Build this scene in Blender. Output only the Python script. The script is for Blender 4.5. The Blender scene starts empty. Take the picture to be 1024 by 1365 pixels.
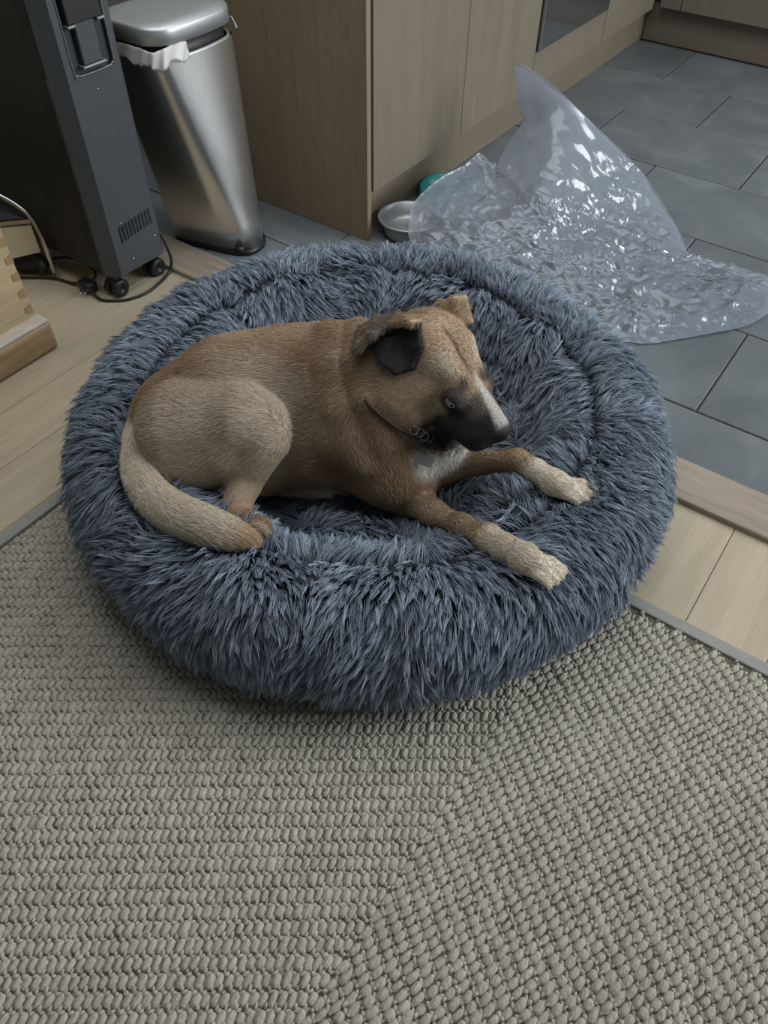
import bpy, bmesh, math, random
import numpy as np
from mathutils import Vector, Matrix

# ------------------------------------------------------------------ camera
CAM = np.array([0.0, 0.0, 1.28])
CM = np.array([[0.8143577459304208, 0.5802959486493303, 0.00883592803830874],
               [-0.4420268492063098, 0.6103084324004644, 0.6573704297590741],
               [0.37607675576119637, -0.5392404188504989, 0.7535157891206208]])
FPX = 1025.78
scene = bpy.context.scene
cam_d = bpy.data.cameras.new('camera')
cam = bpy.data.objects.new('camera', cam_d)
scene.collection.objects.link(cam)
cam_d.sensor_fit = 'HORIZONTAL'
cam_d.sensor_width = 36.0
cam_d.lens = 36.0 * FPX / 1024.0
cam_d.clip_start = 0.02
mw = Matrix([list(r) for r in CM.T]).to_4x4()
mw.translation = Vector(CAM)
cam.matrix_world = mw
scene.camera = cam

# ------------------------------------------------------------------ light
world = bpy.data.worlds.new('world')
scene.world = world
world.use_nodes = True
bg = world.node_tree.nodes['Background']
bg.inputs[0].default_value = (0.92, 0.96, 1.0, 1)
bg.inputs[1].default_value = 0.085

def area(name, loc, target, sx, sy, power, col):
    d = bpy.data.lights.new(name, 'AREA')
    d.shape = 'RECTANGLE'; d.size = sx; d.size_y = sy; d.energy = power; d.color = col
    o = bpy.data.objects.new(name, d)
    scene.collection.objects.link(o)
    o.location = loc
    o.rotation_euler = (Vector(target) - Vector(loc)).to_track_quat('-Z', 'Y').to_euler()
    return o
area('window_light', (3.0, 3.3, 2.1), (-1.0, 1.2, 0.0), 2.8, 2.0, 190, (0.93, 0.97, 1.0))
area('ceiling_bounce', (-1.1, 1.55, 2.4), (-1.1, 1.45, 0), 2.4, 2.4, 40, (0.97, 0.98, 1.0))  # added overhead area light, stands in for light bounced off the unseen ceiling

vs = scene.view_settings
vs.view_transform = 'Standard'
vs.look = 'None'
vs.gamma = 1.0
vs.use_curve_mapping = False
vs.exposure = 0.0

# ------------------------------------------------------------------ helpers
rng = np.random.default_rng(11)
random.seed(4)
COL = scene.collection.objects

def at(px, py, z):
    """world point seen at a pixel of the 1024x1365 frame, at height z"""
    w = CM.T @ np.array([(px - 512) / FPX, -(py - 682.5) / FPX, -1.0])
    return CAM + w * ((z - CAM[2]) / w[2])

def tag(o, label=None, cat=None, group=None, kind=None):
    if label: o['label'] = label
    if cat: o['category'] = cat
    if group: o['group'] = group
    if kind: o['kind'] = kind
    return o

def empty(name, loc=(0, 0, 0), **k):
    o = bpy.data.objects.new(name, None)
    o.empty_display_size = 0.05
    COL.link(o); o.location = loc
    return tag(o, **k)

def link(name, me, mat=None, parent=None, smooth=False):
    o = bpy.data.objects.new(name, me)
    COL.link(o)
    if mat is not None: me.materials.append(mat)
    if smooth: me.shade_smooth()
    if parent is not None:
        o.parent = parent
        o.matrix_parent_inverse = Matrix.Translation(-world_loc(parent))
    return o

def world_loc(o):
    v = Vector(o.location)
    if o.parent is not None:
        v = world_loc(o.parent) + o.matrix_parent_inverse.translation + v
    return v

def np_mesh(name, V, F, colors=None):
    """V (n,3) floats, F (m,k) ints all of one size"""
    V = np.asarray(V, np.float32); F = np.asarray(F, np.int32)
    me = bpy.data.meshes.new(name)
    me.vertices.add(len(V)); me.vertices.foreach_set('co', V.ravel())
    k = F.shape[1]
    me.loops.add(F.size); me.loops.foreach_set('vertex_index', F.ravel())
    me.polygons.add(len(F))
    me.polygons.foreach_set('loop_start', np.arange(0, F.size, k, dtype=np.int32))
    me.update(calc_edges=True)
    if colors is not None:
        a = me.attributes.new('col', 'FLOAT_COLOR', 'POINT')
        c = np.concatenate([colors, np.ones((len(V), 1))], 1).astype(np.float32)
        a.data.foreach_set('color', c.ravel())
    return me

def bm_mesh(name, bm):
    me = bpy.data.meshes.new(name)
    bm.normal_update(); bm.to_mesh(me); bm.free()
    return me

def add_box(bm, x0, x1, y0, y1, z0, z1, bev=0.0, seg=2):
    r = bmesh.ops.create_cube(bm, size=1.0)
    vs_ = r['verts']
    for v in vs_:
        v.co = Vector((x0 + (v.co.x + .5) * (x1 - x0), y0 + (v.co.y + .5) * (y1 - y0), z0 + (v.co.z + .5) * (z1 - z0)))
    if bev > 0:
        es = list({e for v in vs_ for e in v.link_edges})
        bmesh.ops.bevel(bm, geom=es, offset=bev, segments=seg, affect='EDGES', profile=0.5)

def box(name, x0, x1, y0, y1, z0, z1, mat, parent=None, bev=0.0, seg=2, smooth=False, **k):
    bm = bmesh.new(); add_box(bm, x0, x1, y0, y1, z0, z1, bev, seg)
    o = link(name, bm_mesh(name, bm), mat, parent, smooth)
    return tag(o, **k)

def catmull(P, n=8, closed=False):
    P = np.asarray(P, float); out = []
    m = len(P)
    rngi = range(m) if closed else range(m - 1)
    for i in rngi:
        p0, p1, p2, p3 = (P[(i - 1) % m] if closed or i > 0 else P[0], P[i], P[(i + 1) % m],
                          P[(i + 2) % m] if closed or i + 2 < m else P[-1])
        for t in np.arange(n) / n:
            out.append(.5 * ((2 * p1) + (-p0 + p2) * t + (2 * p0 - 5 * p1 + 4 * p2 - p3) * t * t + (-p0 + 3 * p1 - 3 * p2 + p3) * t ** 3))
    if not closed: out.append(P[-1])
    return np.array(out)

def tube(name, P, r, mat, parent=None, seg=8, closed=False, n=6, **k):
    Q = catmull(P, n, closed); m = len(Q)
    rr = np.full(m, r) if np.isscalar(r) else np.interp(np.linspace(0, 1, m), np.linspace(0, 1, len(r)), r)
    T = np.roll(Q, -1, 0) - np.roll(Q, 1, 0)
    if not closed: T[0] = Q[1] - Q[0]; T[-1] = Q[-1] - Q[-2]
    T /= np.linalg.norm(T, axis=1)[:, None] + 1e-12
    up = np.array([0, 0, 1.0]) if abs(T[0][2]) < .9 else np.array([1.0, 0, 0])
    V = []
    nrm = np.cross(T[0], up); nrm /= np.linalg.norm(nrm)
    for i in range(m):
        nrm = nrm - T[i] * (nrm @ T[i]); nrm /= np.linalg.norm(nrm) + 1e-12
        b = np.cross(T[i], nrm)
        for j in range(seg):
            a = 2 * math.pi * j / seg
            V.append(Q[i] + rr[i] * (math.cos(a) * nrm + math.sin(a) * b))
    F = []
    for i in range(m if closed else m - 1):
        for j in range(seg):
            a, b_ = i * seg + j, i * seg + (j + 1) % seg
            c, d = ((i + 1) % m) * seg + (j + 1) % seg, ((i + 1) % m) * seg + j
            F.append((a, b_, c, d))
    bm = bmesh.new()
    bv = [bm.verts.new(v) for v in V]
    for f in F: bm.faces.new([bv[i] for i in f])
    if not closed:
        bm.faces.new([bv[i] for i in range(seg)][::-1]); bm.faces.new([bv[(m - 1) * seg + i] for i in range(seg)])
    bmesh.ops.recalc_face_normals(bm, faces=bm.faces)
    o = link(name, bm_mesh(name, bm), mat, parent, True)
    return tag(o, **k)

def lathe(name, prof, c, mat, parent=None, seg=48, **k):
    V, F = [], []
    n = len(prof)
    for j in range(seg):
        a = 2 * math.pi * j / seg
        for (r, z) in prof: V.append((c[0] + r * math.cos(a), c[1] + r * math.sin(a), c[2] + z))
    for j in range(seg):
        for i in range(n - 1):
            F.append((j * n + i, ((j + 1) % seg) * n + i, ((j + 1) % seg) * n + i + 1, j * n + i + 1))
    o = link(name, np_mesh(name, V, F), mat, parent, True)
    return tag(o, **k)

def rrect(x0, x1, y0, y1, r, n=6, bow=0.0):
    """rounded rectangle outline; bow pushes the +x side outwards"""
    pts = []
    for cx, cy, a0 in ((x1 - r, y0 + r, -90), (x1 - r, y1 - r, 0), (x0 + r, y1 - r, 90), (x0 + r, y0 + r, 180)):
        for i in range(n + 1):
            a = math.radians(a0 + 90 * i / n)
            pts.append([cx + r * math.cos(a), cy + r * math.sin(a)])
        if cx > (x0 + x1) / 2 and a0 == -90:
            for t in np.linspace(0, 1, 9)[1:-1]:
                pts.append([x1, y0 + r + (y1 - y0 - 2 * r) * t])
    pts = np.array(pts)
    w = np.clip((pts[:, 0] - (x0 + x1) / 2) / ((x1 - x0) / 2), 0, 1)
    yy = (pts[:, 1] - (y0 + y1) / 2) / ((y1 - y0) / 2)
    pts[:, 0] += bow * w * (1 - yy ** 2)
    return pts

def loft(name, rings, mat, parent=None, cap0=True, cap1=True, smooth=True, **k):
    bm = bmesh.new(); R = []
    for pts, z in rings: R.append([bm.verts.new((p[0], p[1], z)) for p in pts])
    n = len(R[0])
    for a, b in zip(R[:-1], R[1:]):
        for i in range(n): bm.faces.new((a[i], a[(i + 1) % n], b[(i + 1) % n], b[i]))
    if cap0: bm.faces.new(R[0][::-1])
    if cap1: bm.faces.new(R[-1])
    o = link(name, bm_mesh(name, bm), mat, parent, smooth)
    return tag(o, **k)

def snoise(P, freq, seed, n=9):
    r = np.random.default_rng(seed)
    out = np.zeros(P.shape[:-1])
    for i in range(n):
        k = r.normal(size=P.shape[-1]); k *= freq * r.uniform(.6, 1.5) / np.linalg.norm(k)
        out += np.sin(P @ k * 2 * math.pi + r.uniform(0, 6.28))
    return out / math.sqrt(n / 2) * .6

# ------------------------------------------------------------------ materials
def srgb(r, g, b):
    f = lambda c: (c / 255 / 12.92) if c / 255 <= .04045 else ((c / 255 + .055) / 1.055) ** 2.4
    return (f(r), f(g), f(b), 1)

def new_mat(name):
    m = bpy.data.materials.new(name); m.use_nodes = True
    nt = m.node_tree
    return m, nt, nt.nodes['Principled BSDF']

def plain(name, col, rough=.6, metal=0.0, noise=0.0, nscale=20, bump=0.0, bscale=200, spec=None, stretch=(1, 1, 1)):
    m, nt, b = new_mat(name); N = nt.nodes; L = nt.links
    b.inputs['Base Color'].default_value = col
    b.inputs['Roughness'].default_value = rough
    b.inputs['Metallic'].default_value = metal
    if spec is not None: b.inputs['Specular IOR Level'].default_value = spec
    tc = N.new('ShaderNodeTexCoord'); mp = N.new('ShaderNodeMapping'); mp.inputs['Scale'].default_value = stretch
    L.new(tc.outputs['Object'], mp.inputs[0])
    if noise > 0:
        n = N.new('ShaderNodeTexNoise'); n.inputs['Scale'].default_value = nscale; n.inputs['Detail'].default_value = 6
        L.new(mp.outputs[0], n.inputs['Vector'])
        r = N.new('ShaderNodeMapRange'); r.inputs[1].default_value = .3; r.inputs[2].default_value = .7
        r.inputs[3].default_value = 1 - noise; r.inputs[4].default_value = 1 + noise
        L.new(n.outputs[0], r.inputs[0])
        mx = N.new('ShaderNodeVectorMath'); mx.operation = 'SCALE'
        mx.inputs[0].default_value = col[:3]; L.new(r.outputs[0], mx.inputs['Scale'])
        L.new(mx.outputs[0], b.inputs['Base Color'])
    if bump > 0:
        n2 = N.new('ShaderNodeTexNoise'); n2.inputs['Scale'].default_value = bscale; n2.inputs['Detail'].default_value = 4
        L.new(mp.outputs[0], n2.inputs['Vector'])
        bp = N.new('ShaderNodeBump'); bp.inputs['Strength'].default_value = bump; bp.inputs['Distance'].default_value = .0045 if name == 'wool_yarn' else .002
        L.new(n2.outputs[0], bp.inputs['Height']); L.new(bp.outputs[0], b.inputs['Normal'])
    return m

def wood(name, c1, c2, rough, axis, scale=6, per_object=.1, fine=.3, bump=.15):
    """long grain along the given axis; every object gets its own shade"""
    m, nt, b = new_mat(name); N = nt.nodes; L = nt.links
    tc = N.new('ShaderNodeTexCoord'); mp = N.new('ShaderNodeMapping')
    s = [scale * 4] * 3; s[axis] = scale * .22
    mp.inputs['Scale'].default_value = s
    oi = N.new('ShaderNodeObjectInfo')
    ad = N.new('ShaderNodeVectorMath'); ad.operation = 'ADD'
    sc = N.new('ShaderNodeVectorMath'); sc.operation = 'SCALE'; sc.inputs[0].default_value = (17, 31, 13)
    L.new(oi.outputs['Random'], sc.inputs['Scale']); L.new(tc.outputs['Object'], ad.inputs[0]); L.new(sc.outputs[0], ad.inputs[1])
    L.new(ad.outputs[0], mp.inputs[0])
    n1 = N.new('ShaderNodeTexNoise'); n1.inputs['Scale'].default_value = 1; n1.inputs['Detail'].default_value = 5; n1.inputs['Distortion'].default_value = .6
    L.new(mp.outputs[0], n1.inputs['Vector'])
    n2 = N.new('ShaderNodeTexNoise'); n2.inputs['Scale'].default_value = 7; n2.inputs['Detail'].default_value = 3
    L.new(mp.outputs[0], n2.inputs['Vector'])
    mix = N.new('ShaderNodeMix'); mix.data_type = 'FLOAT'; mix.inputs[0].default_value = fine
    L.new(n1.outputs[0], mix.inputs[2]); L.new(n2.outputs[0], mix.inputs[3])
    cr = N.new('ShaderNodeValToRGB'); cr.color_ramp.elements[0].position = .35; cr.color_ramp.elements[1].position = .65
    cr.color_ramp.elements[0].color = c1; cr.color_ramp.elements[1].color = c2
    L.new(mix.outputs[0], cr.inputs[0])
    mr = N.new('ShaderNodeMapRange'); mr.inputs[3].default_value = 1 - per_object; mr.inputs[4].default_value = 1 + per_object
    L.new(oi.outputs['Random'], mr.inputs[0])
    mu = N.new('ShaderNodeVectorMath'); mu.operation = 'SCALE'
    L.new(cr.outputs[0], mu.inputs[0]); L.new(mr.outputs[0], mu.inputs['Scale'])
    L.new(mu.outputs[0], b.inputs['Base Color'])
    b.inputs['Roughness'].default_value = rough
    bp = N.new('ShaderNodeBump'); bp.inputs['Strength'].default_value = bump; bp.inputs['Distance'].default_value = .001
    L.new(n2.outputs[0], bp.inputs['Height']); L.new(bp.outputs[0], b.inputs['Normal'])
    return m

def slate(name):
    m, nt, b = new_mat(name); N = nt.nodes; L = nt.links
    tc = N.new('ShaderNodeTexCoord'); oi = N.new('ShaderNodeObjectInfo')
    sc = N.new('ShaderNodeVectorMath'); sc.operation = 'SCALE'; sc.inputs[0].default_value = (7, 11, 3)
    ad = N.new('ShaderNodeVectorMath'); ad.operation = 'ADD'
    L.new(oi.outputs['Random'], sc.inputs['Scale']); L.new(tc.outputs['Object'], ad.inputs[0]); L.new(sc.outputs[0], ad.inputs[1])
    n1 = N.new('ShaderNodeTexNoise'); n1.inputs['Scale'].default_value = 3.2; n1.inputs['Detail'].default_value = 8; n1.inputs['Roughness'].default_value = .6; n1.inputs['Distortion'].default_value = .8
    L.new(ad.outputs[0], n1.inputs['Vector'])
    cr = N.new('ShaderNodeValToRGB'); e = cr.color_ramp.elements
    e[0].position = .3; e[0].color = srgb(94, 101, 104); e[1].position = .72; e[1].color = srgb(124, 131, 133)
    k = cr.color_ramp.elements.new(.56); k.color = srgb(110, 117, 120)
    L.new(n1.outputs[0], cr.inputs[0])
    mr = N.new('ShaderNodeMapRange'); mr.inputs[3].default_value = .93; mr.inputs[4].default_value = 1.06
    L.new(oi.outputs['Random'], mr.inputs[0])
    mu = N.new('ShaderNodeVectorMath'); mu.operation = 'SCALE'
    L.new(cr.outputs[0], mu.inputs[0]); L.new(mr.outputs[0], mu.inputs['Scale']); L.new(mu.outputs[0], b.inputs['Base Color'])
    b.inputs['Roughness'].default_value = .46
    n2 = N.new('ShaderNodeTexNoise'); n2.inputs['Scale'].default_value = 14; n2.inputs['Detail'].default_value = 9; n2.inputs['Distortion'].default_value = 1.2
    L.new(ad.outputs[0], n2.inputs['Vector'])
    bp = N.new('ShaderNodeBump'); bp.inputs['Strength'].default_value = .22; bp.inputs['Distance'].default_value = .006
    L.new(n2.outputs[0], bp.inputs['Height']); L.new(bp.outputs[0], b.inputs['Normal'])
    return m

def attr_mat(name, rough=.8, spec=.3, sheen=0.0):
    m, nt, b = new_mat(name)
    a = nt.nodes.new('ShaderNodeAttribute'); a.attribute_name = 'col'
    nt.links.new(a.outputs['Color'], b.inputs['Base Color'])
    b.inputs['Roughness'].default_value = rough
    b.inputs['Specular IOR Level'].default_value = spec
    return m

M = {}
M['plank'] = wood('oak_floor', srgb(172, 160, 136), srgb(190, 178, 153), .5, 1, 7, .035, .4, .12)
M['thresh'] = wood('worn_oak', srgb(134, 122, 108), srgb(162, 150, 134), .55, 0, 9, .02, .45, .2)
M['door'] = wood('oak_veneer', srgb(120, 111, 96), srgb(132, 122, 107), .45, 2, 4, .02, .5, .05)
M['doory'] = wood('oak_veneer_plinth', srgb(120, 108, 93), srgb(131, 119, 103), .5, 1, 4, .02, .5, .05)
M['plinthx'] = wood('oak_veneer_plinth_far', srgb(122, 111, 96), srgb(134, 123, 108), .5, 0, 4, .02, .5, .05)
M['endpanel'] = wood('oak_end_panel', srgb(132, 115, 94), srgb(147, 130, 108), .5, 2, 4, .02, .5, .05)
M['slate'] = slate('slate_tile')
M['grout'] = plain('grout', srgb(58, 60, 60), .9)
M['grout_pale'] = plain('subfloor', srgb(70, 66, 58), .9)
M['steel'] = plain('brushed_steel', (.74, .73, .71, 1), .34, 1.0, .04, 8, .05, 30, stretch=(60, 60, .5))
M['steel_lid'] = plain('lid_steel', (.50, .52, .53, 1), .42, .75, .03, 30)
M['chrome'] = plain('chrome', (.6, .6, .58, 1), .2, 1.0)
M['hook'] = plain('grey_hook', srgb(120, 124, 124), .4, .5)
M['black_pl'] = plain('black_plastic', srgb(30, 31, 33), .45)
M['rad_end'] = plain('charcoal_plastic', srgb(66, 71, 75), .42, 0, .05, 60, .1, 900)
M['rad_side'] = plain('black_steel', srgb(26, 27, 26), .5, 0, .06, 30, .1, 500)
M['rad_dark'] = plain('dark_grey_plastic', srgb(42, 46, 50), .5)
M['glass_dark'] = plain('oven_glass', (.34, .35, .35, 1), .09, .85)
M['wall'] = plain('grey_paint', srgb(150, 148, 138), .8, 0, .02, 10)
M['white'] = plain('white_film', srgb(205, 205, 200), .45, 0, .06, 60)
M['teal'] = plain('teal_plastic', srgb(48, 150, 150), .35)
M['crate'] = wood('pine_crate', srgb(160, 142, 110), srgb(184, 166, 132), .6, 1, 6, .03, .4, .2)
M['binding'] = plain('grey_tape', srgb(148, 148, 143), .85, 0, .05, 60, .3, 900)
M['backing'] = plain('rug_backing', srgb(96, 92, 80), .95, 0, .1, 80)
M['weave'] = plain('wool_yarn', srgb(178, 174, 160), .95, 0, .10, 35, 1.0, 330, spec=.15, stretch=(1, .28, 1))
M['bedcloth'] = plain('bed_backcloth', srgb(42, 50, 60), .95)
M['metal_dark'] = plain('dark_link', (.16, .15, .14, 1), .35, 1.0)
M['tagm'] = plain('heart_tag_metal', (.38, .42, .42, 1), .4, .8)
M['leather'] = plain('brown_leather', srgb(58, 36, 28), .6, 0, .2, 200)
M['cream'] = plain('cream_panel', srgb(206, 198, 170), .5, 0, .03, 20)

# ------------------------------------------------------------------ floor
GX0, GX1 = -2.55, 1.5
floor = box('floor', GX0, GX1, -1.2, 4.7, -0.06, -0.022, M['grout_pale'], kind='structure')
bed_g = box('grout', GX0, GX1, 1.40, 4.7, -0.022, -0.0045, M['grout'], floor)

def thin_slab(sx, sy, sz, bev):
    bm = bmesh.new(); add_box(bm, -sx / 2, sx / 2, -sy / 2, sy / 2, -sz, 0, 0)
    top = [e for e in bm.edges if all(v.co.z > -1e-6 for v in e.verts)]
    bmesh.ops.bevel(bm, geom=top, offset=bev, segments=1, affect='EDGES')
    return bm_mesh('slab', bm)
cache = {}
def piece(name, x0, x1, y0, y1, mat, sz=.018, bev=.0012, dz=0.0):
    key = (round(x1 - x0, 4), round(y1 - y0, 4), mat.name)
    if key not in cache:
        cache[key] = thin_slab(x1 - x0, y1 - y0, sz, bev); cache[key].materials.append(mat)
    o = bpy.data.objects.new(name, cache[key]); COL.link(o)
    o.location = ((x0 + x1) / 2, (y0 + y1) / 2, dz); o.parent = floor
    return o

PX = 0.16
for i in range(-7, 26):
    x1 = .0085 + .16 * 8 - PX * i; x0 = x1 - PX
    if x1 < GX0 or x0 > GX1: continue
    cut = [(-1.2, 1.327)]
    if i % 3 == 1: cut = [(-1.2, -.1), (-.1, 1.327)]
    for y0, y1 in cut:
        piece('floor_board', x0 + .0006, x1 - .0006, y0 + .0004, y1 - .0004, M['plank'], .018, .0012)
rows = [1.453, 1.649, 2.049, 2.46, 2.872, 3.275, 3.68, 4.085]
for j in range(len(rows) - 1):
    off = -.503 if j % 2 == 0 else -.810
    x = off - .61 * 4
    while x < GX1:
        a, b_ = max(x, GX0), min(x + .61, GX1)
        if b_ - a > .02:
            g = .0026
            piece('tile', a + g, b_ - g, rows[j] + g, rows[j + 1] - g, M['slate'], .016, .002, random.uniform(-.0012, .001))
        x += .61
bm = bmesh.new(); add_box(bm, GX0, GX1, 1.325, 1.453, -.02, .014, .005, 3)
tag(link('trim_1', bm_mesh('trim_1', bm), M['thresh'], None), 'worn oak threshold strip between wood floor and slate tiles', kind='structure')

# ------------------------------------------------------------------ kitchen
DX = -1.343
def cab(y0, y1, label):
    r = empty('base_cabinet', (DX - .28, (y0 + y1) / 2, 0), label=label, cat='cabinet')
    box('carcass', DX - .58, DX - .022, y0 + .001, y1 - .001, .15, .87, M['endpanel'], r)
    return r
c1 = cab(1.838, 2.351, 'oak-veneer base cabinet whose end panel faces the steel bin')
box('end_panel', -1.95, -1.3435, 1.816, 1.8365, 0, .87, M['endpanel'], c1, .0012, label='warm oak end panel')
box('door', DX - .02, DX, 1.8475, 2.3495, .149, .868, M['door'], c1, .0015)
c2 = cab(2.353, 2.852, 'oak-veneer base cabinet between end cabinet and dark glass oven')
box('door', DX - .02, DX, 2.3525, 2.8505, .149, .868, M['door'], c2, .0015)
c3 = cab(2.854, 3.472, 'oak-veneer oven housing with a plain filler strip below')
box('filler_strip', DX - .02, DX, 2.8535, 3.4715, .149, .27, M['door'], c3, .0015)
box('side_strip', DX - .02, DX - .001, 3.455, 3.4715, .27, .868, M['door'], c3, .001)
ov = empty('oven', (DX - .2, 3.16, .3), label='dark glass fronted oven built into the oak cabinet run', cat='oven')
box('oven_body', DX - .018, DX - .003, 2.857, 3.453, .274, .862, M['black_pl'], ov)
box('glass_door', DX - .003, DX + .012, 2.859, 3.452, .277, .75, M['glass_dark'], ov, .002)
tube('handle', [(DX + .04, 2.90, .72), (DX + .04, 3.41, .72)], .008, M['chrome'], ov)
for y in (2.93, 3.38):
    tube('handle_post', [(DX + .01, y, .72), (DX + .04, y, .72)], .006, M['chrome'], ov)
c4 = cab(3.474, 4.025, 'oak-veneer base cabinet beside the oven in the corner')
box('door', DX - .02, DX, 3.4765, 4.022, .149, .868, M['door'], c4, .0015)
box('baseboard_left', -1.41, -1.393, 1.8365, 4.10, 0, .147, M['doory'], None, kind='structure')
FY = 4.04
c5 = empty('base_cabinet', (-.3, FY + .3, 0), label='far oak-veneer base cabinet along the back of the kitchen', cat='cabinet')
box('carcass', -1.32, GX1, FY + .022, FY + .58, .155, .87, M['endpanel'], c5)
box('corner_post', -1.318, -1.224, FY, FY + .02, .158, .868, M['door'], c5, .0012)
box('door', -1.220, -.62, FY, FY + .02, .158, .868, M['door'], c5, .0015)
box('door', -.616, -.016, FY, FY + .02, .158, .868, M['door'], c5, .0015)
box('door', -.012, .588, FY, FY + .02, .158, .868, M['door'], c5, .0015)
box('door', .592, 1.192, FY, FY + .02, .158, .868, M['door'], c5, .0015)
box('baseboard_back', -1.39, GX1, 4.103, 4.12, 0, .155, M['plinthx'], None, kind='structure')
wt = empty('worktop', (DX - .3, 3, .87), label='dark grey worktop lying on top of the oak cabinets', cat='worktop')
box('slab', -1.95, -1.315, 1.81, FY - .018, .872, .91, M['rad_dark'], wt, .003)
box('slab', -1.95, GX1, FY - .017, 4.62, .872, .91, M['rad_dark'], wt, .003)
box('wall_left', -2.60, -2.55, -1.2, 4.7, 0, 2.5, M['wall'], None, kind='structure')
box('wall_back', -2.55, GX1, 4.66, 4.7, 0, 2.5, M['wall'], None, kind='structure')
box('wall_middle', -2.55, -1.955, 1.84, 1.90, 0, 2.5, M['wall'], None, kind='structure')

# ------------------------------------------------------------------ steel bin
b = empty('pedal_bin', (-1.73, 1.53, 0), label='tall brushed steel pedal bin beside the black heater', cat='bin')
def br(x0, x1, y0, y1, r, bow=.02, tw=0.0):
    q = rrect(x0, x1, y0, y1, r, 8, bow)
    # the side towards the room is bowed and its near corner is generously rounded
    u = np.clip((q[:, 0] - (x0 + .05)) / (x1 - x0 - .05), 0, 1); v = np.clip((y0 + .12 - q[:, 1]) / .12, 0, 1)
    q[:, 1] += .050 * tw * u * v
    return q
R0 = (-1.86, -1.605, 1.457, 1.635); R1 = (-1.86, -1.648, 1.365, 1.645)
def lerp4(t): return [a + (c - a) * t for a, c in zip(R0, R1)]
ZT = .577
loft('body', [(br(*lerp4(t), .045 - .018 * t, .02, 1 - t), .018 + (ZT - .018) * t) for t in np.linspace(0, 1, 8)], M['steel'], b, cap1=False)
loft('top_rim', [(br(*(np.array(R1) + [-.001, .001, -.001, .001]), .046), ZT - .003), (br(*(np.array(R1) + [-.001, .001, -.001, .001]), .046), ZT + .002), (br(*(np.array(R1) + [.006, -.006, .006, -.006]), .04), ZT + .002)], M['steel_lid'], b, cap0=False, cap1=False)
loft('inner_collar', [(br(*(np.array(R1) + [.006, -.010, .008, -.010]), .04), ZT - .03), (br(*(np.array(R1) + [.006, -.012, .01, -.012]), .04), ZT + .033)], M['black_pl'], b)
loft('base_ring', [(br(*(np.array(R0) + [-.002, .004, -.0, .004]), .045, .02, 1), 0), (br(*(np.array(R0) + [-.002, .006, -.0, .006]), .045, .02, 1), .017)], M['black_pl'], b)
LR = (-1.865, -1.640, 1.358, 1.652)
lz = ZT + .030
Lr = lambda e, r=.06: br(LR[0] + e, LR[1] - e, LR[2] + e, LR[3] - e, r, .014)
loft('lid', [(Lr(.004), lz), (Lr(0), lz + .003), (Lr(0), lz + .034), (Lr(.002), lz + .038), (Lr(.006, .056), lz + .041), (Lr(.03, .045), lz + .046), (Lr(.07, .02), lz + .048)], M['steel_lid'], b)
# pedal
loft('pedal', [(rrect(-1.625, -1.5995, 1.505, 1.585, .006, 4), .018), (rrect(-1.625, -1.5985, 1.505, 1.585, .006, 4), .030)], M['rad_dark'], b)
# liner bag scraps peeking out under the lid
def crumple(name, P, w, mat, parent, seed, n=14, m=7, amp=.006, **k):
    Q = catmull(P, n); Q = np.asarray(Q); r = np.random.default_rng(seed)
    T = np.gradient(Q, axis=0); T /= np.linalg.norm(T, axis=1)[:, None]
    W = np.asarray(w, float); Wd = W / np.linalg.norm(W)
    G = []
    for i, q in enumerate(Q):
        for j in range(m + 1):
            t = j / m
            G.append(q + W * t * (1 + .16 * math.sin(i * .23 + seed)) + amp * np.array([math.sin(i * .35 + t * 2.2), math.sin(i * .5 + t * 3 + 1), .5 * math.sin(i * .8 + t * 5)]) * (.25 + t) * .5)
    F = [(i * (m + 1) + j, (i + 1) * (m + 1) + j, (i + 1) * (m + 1) + j + 1, i * (m + 1) + j + 1) for i in range(len(Q) - 1) for j in range(m)]
    o = link(name, np_mesh(name, G, F), mat, parent, True)
    sm = o.modifiers.new('thick', 'SOLIDIFY'); sm.thickness = .0015
    return tag(o, **k)
crumple('bin_liner', [(-1.80, 1.362, ZT + .022), (-1.74, 1.360, ZT + .026), (-1.69, 1.359, ZT + .026), (-1.658, 1.364, ZT + .022), (-1.640, 1.386, ZT + .028), (-1.634, 1.42, ZT + .034), (-1.628, 1.452, ZT + .030)], (.010, -.006, -.036), M['white'], b, 3)
crumple('bin_liner', [(-1.650, 1.640, ZT + .03), (-1.666, 1.655, ZT + .03), (-1.69, 1.658, ZT + .028)], (.006, .008, -.022), M['white'], b, 5)

# ------------------------------------------------------------------ heater (oil radiator)
h = empty('oil_heater', (-2.0, 1.23, 0), label='tall black oil-filled heater on casters beside the bin', cat='heater')
def prism(name, pts, z0, z1, mat, parent, **k):
    return loft(name, [(pts, z0), (pts, z1)], mat, parent, smooth=False, **k)
prism('body', [(-1.79, 1.118), (-1.755, 1.125), (-1.755, 1.325), (-1.79, 1.332), (-2.46, 1.332), (-2.46, 1.118)], .085, .80, M['rad_side'], h)
prism('end_cap', [(-1.752, 1.122), (-1.715, 1.150), (-1.713, 1.306), (-1.730, 1.322), (-1.754, 1.326), (-1.76, 1.30), (-1.76, 1.122)], .072, .585, M['rad_end'], h, label='charcoal grey end cap')
prism('end_cap', [(-1.752, 1.122), (-1.715, 1.150), (-1.714, 1.172), (-1.754, 1.172)], .585, .80, M['rad_end'], h)
prism('end_cap', [(-1.754, 1.288), (-1.7135, 1.288), (-1.713, 1.306), (-1.730, 1.322), (-1.754, 1.326)], .585, .80, M['rad_end'], h)
box('recess_tray', -1.7545, -1.722, 1.172, 1.288, .585, .80, M['rad_dark'], h)
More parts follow.
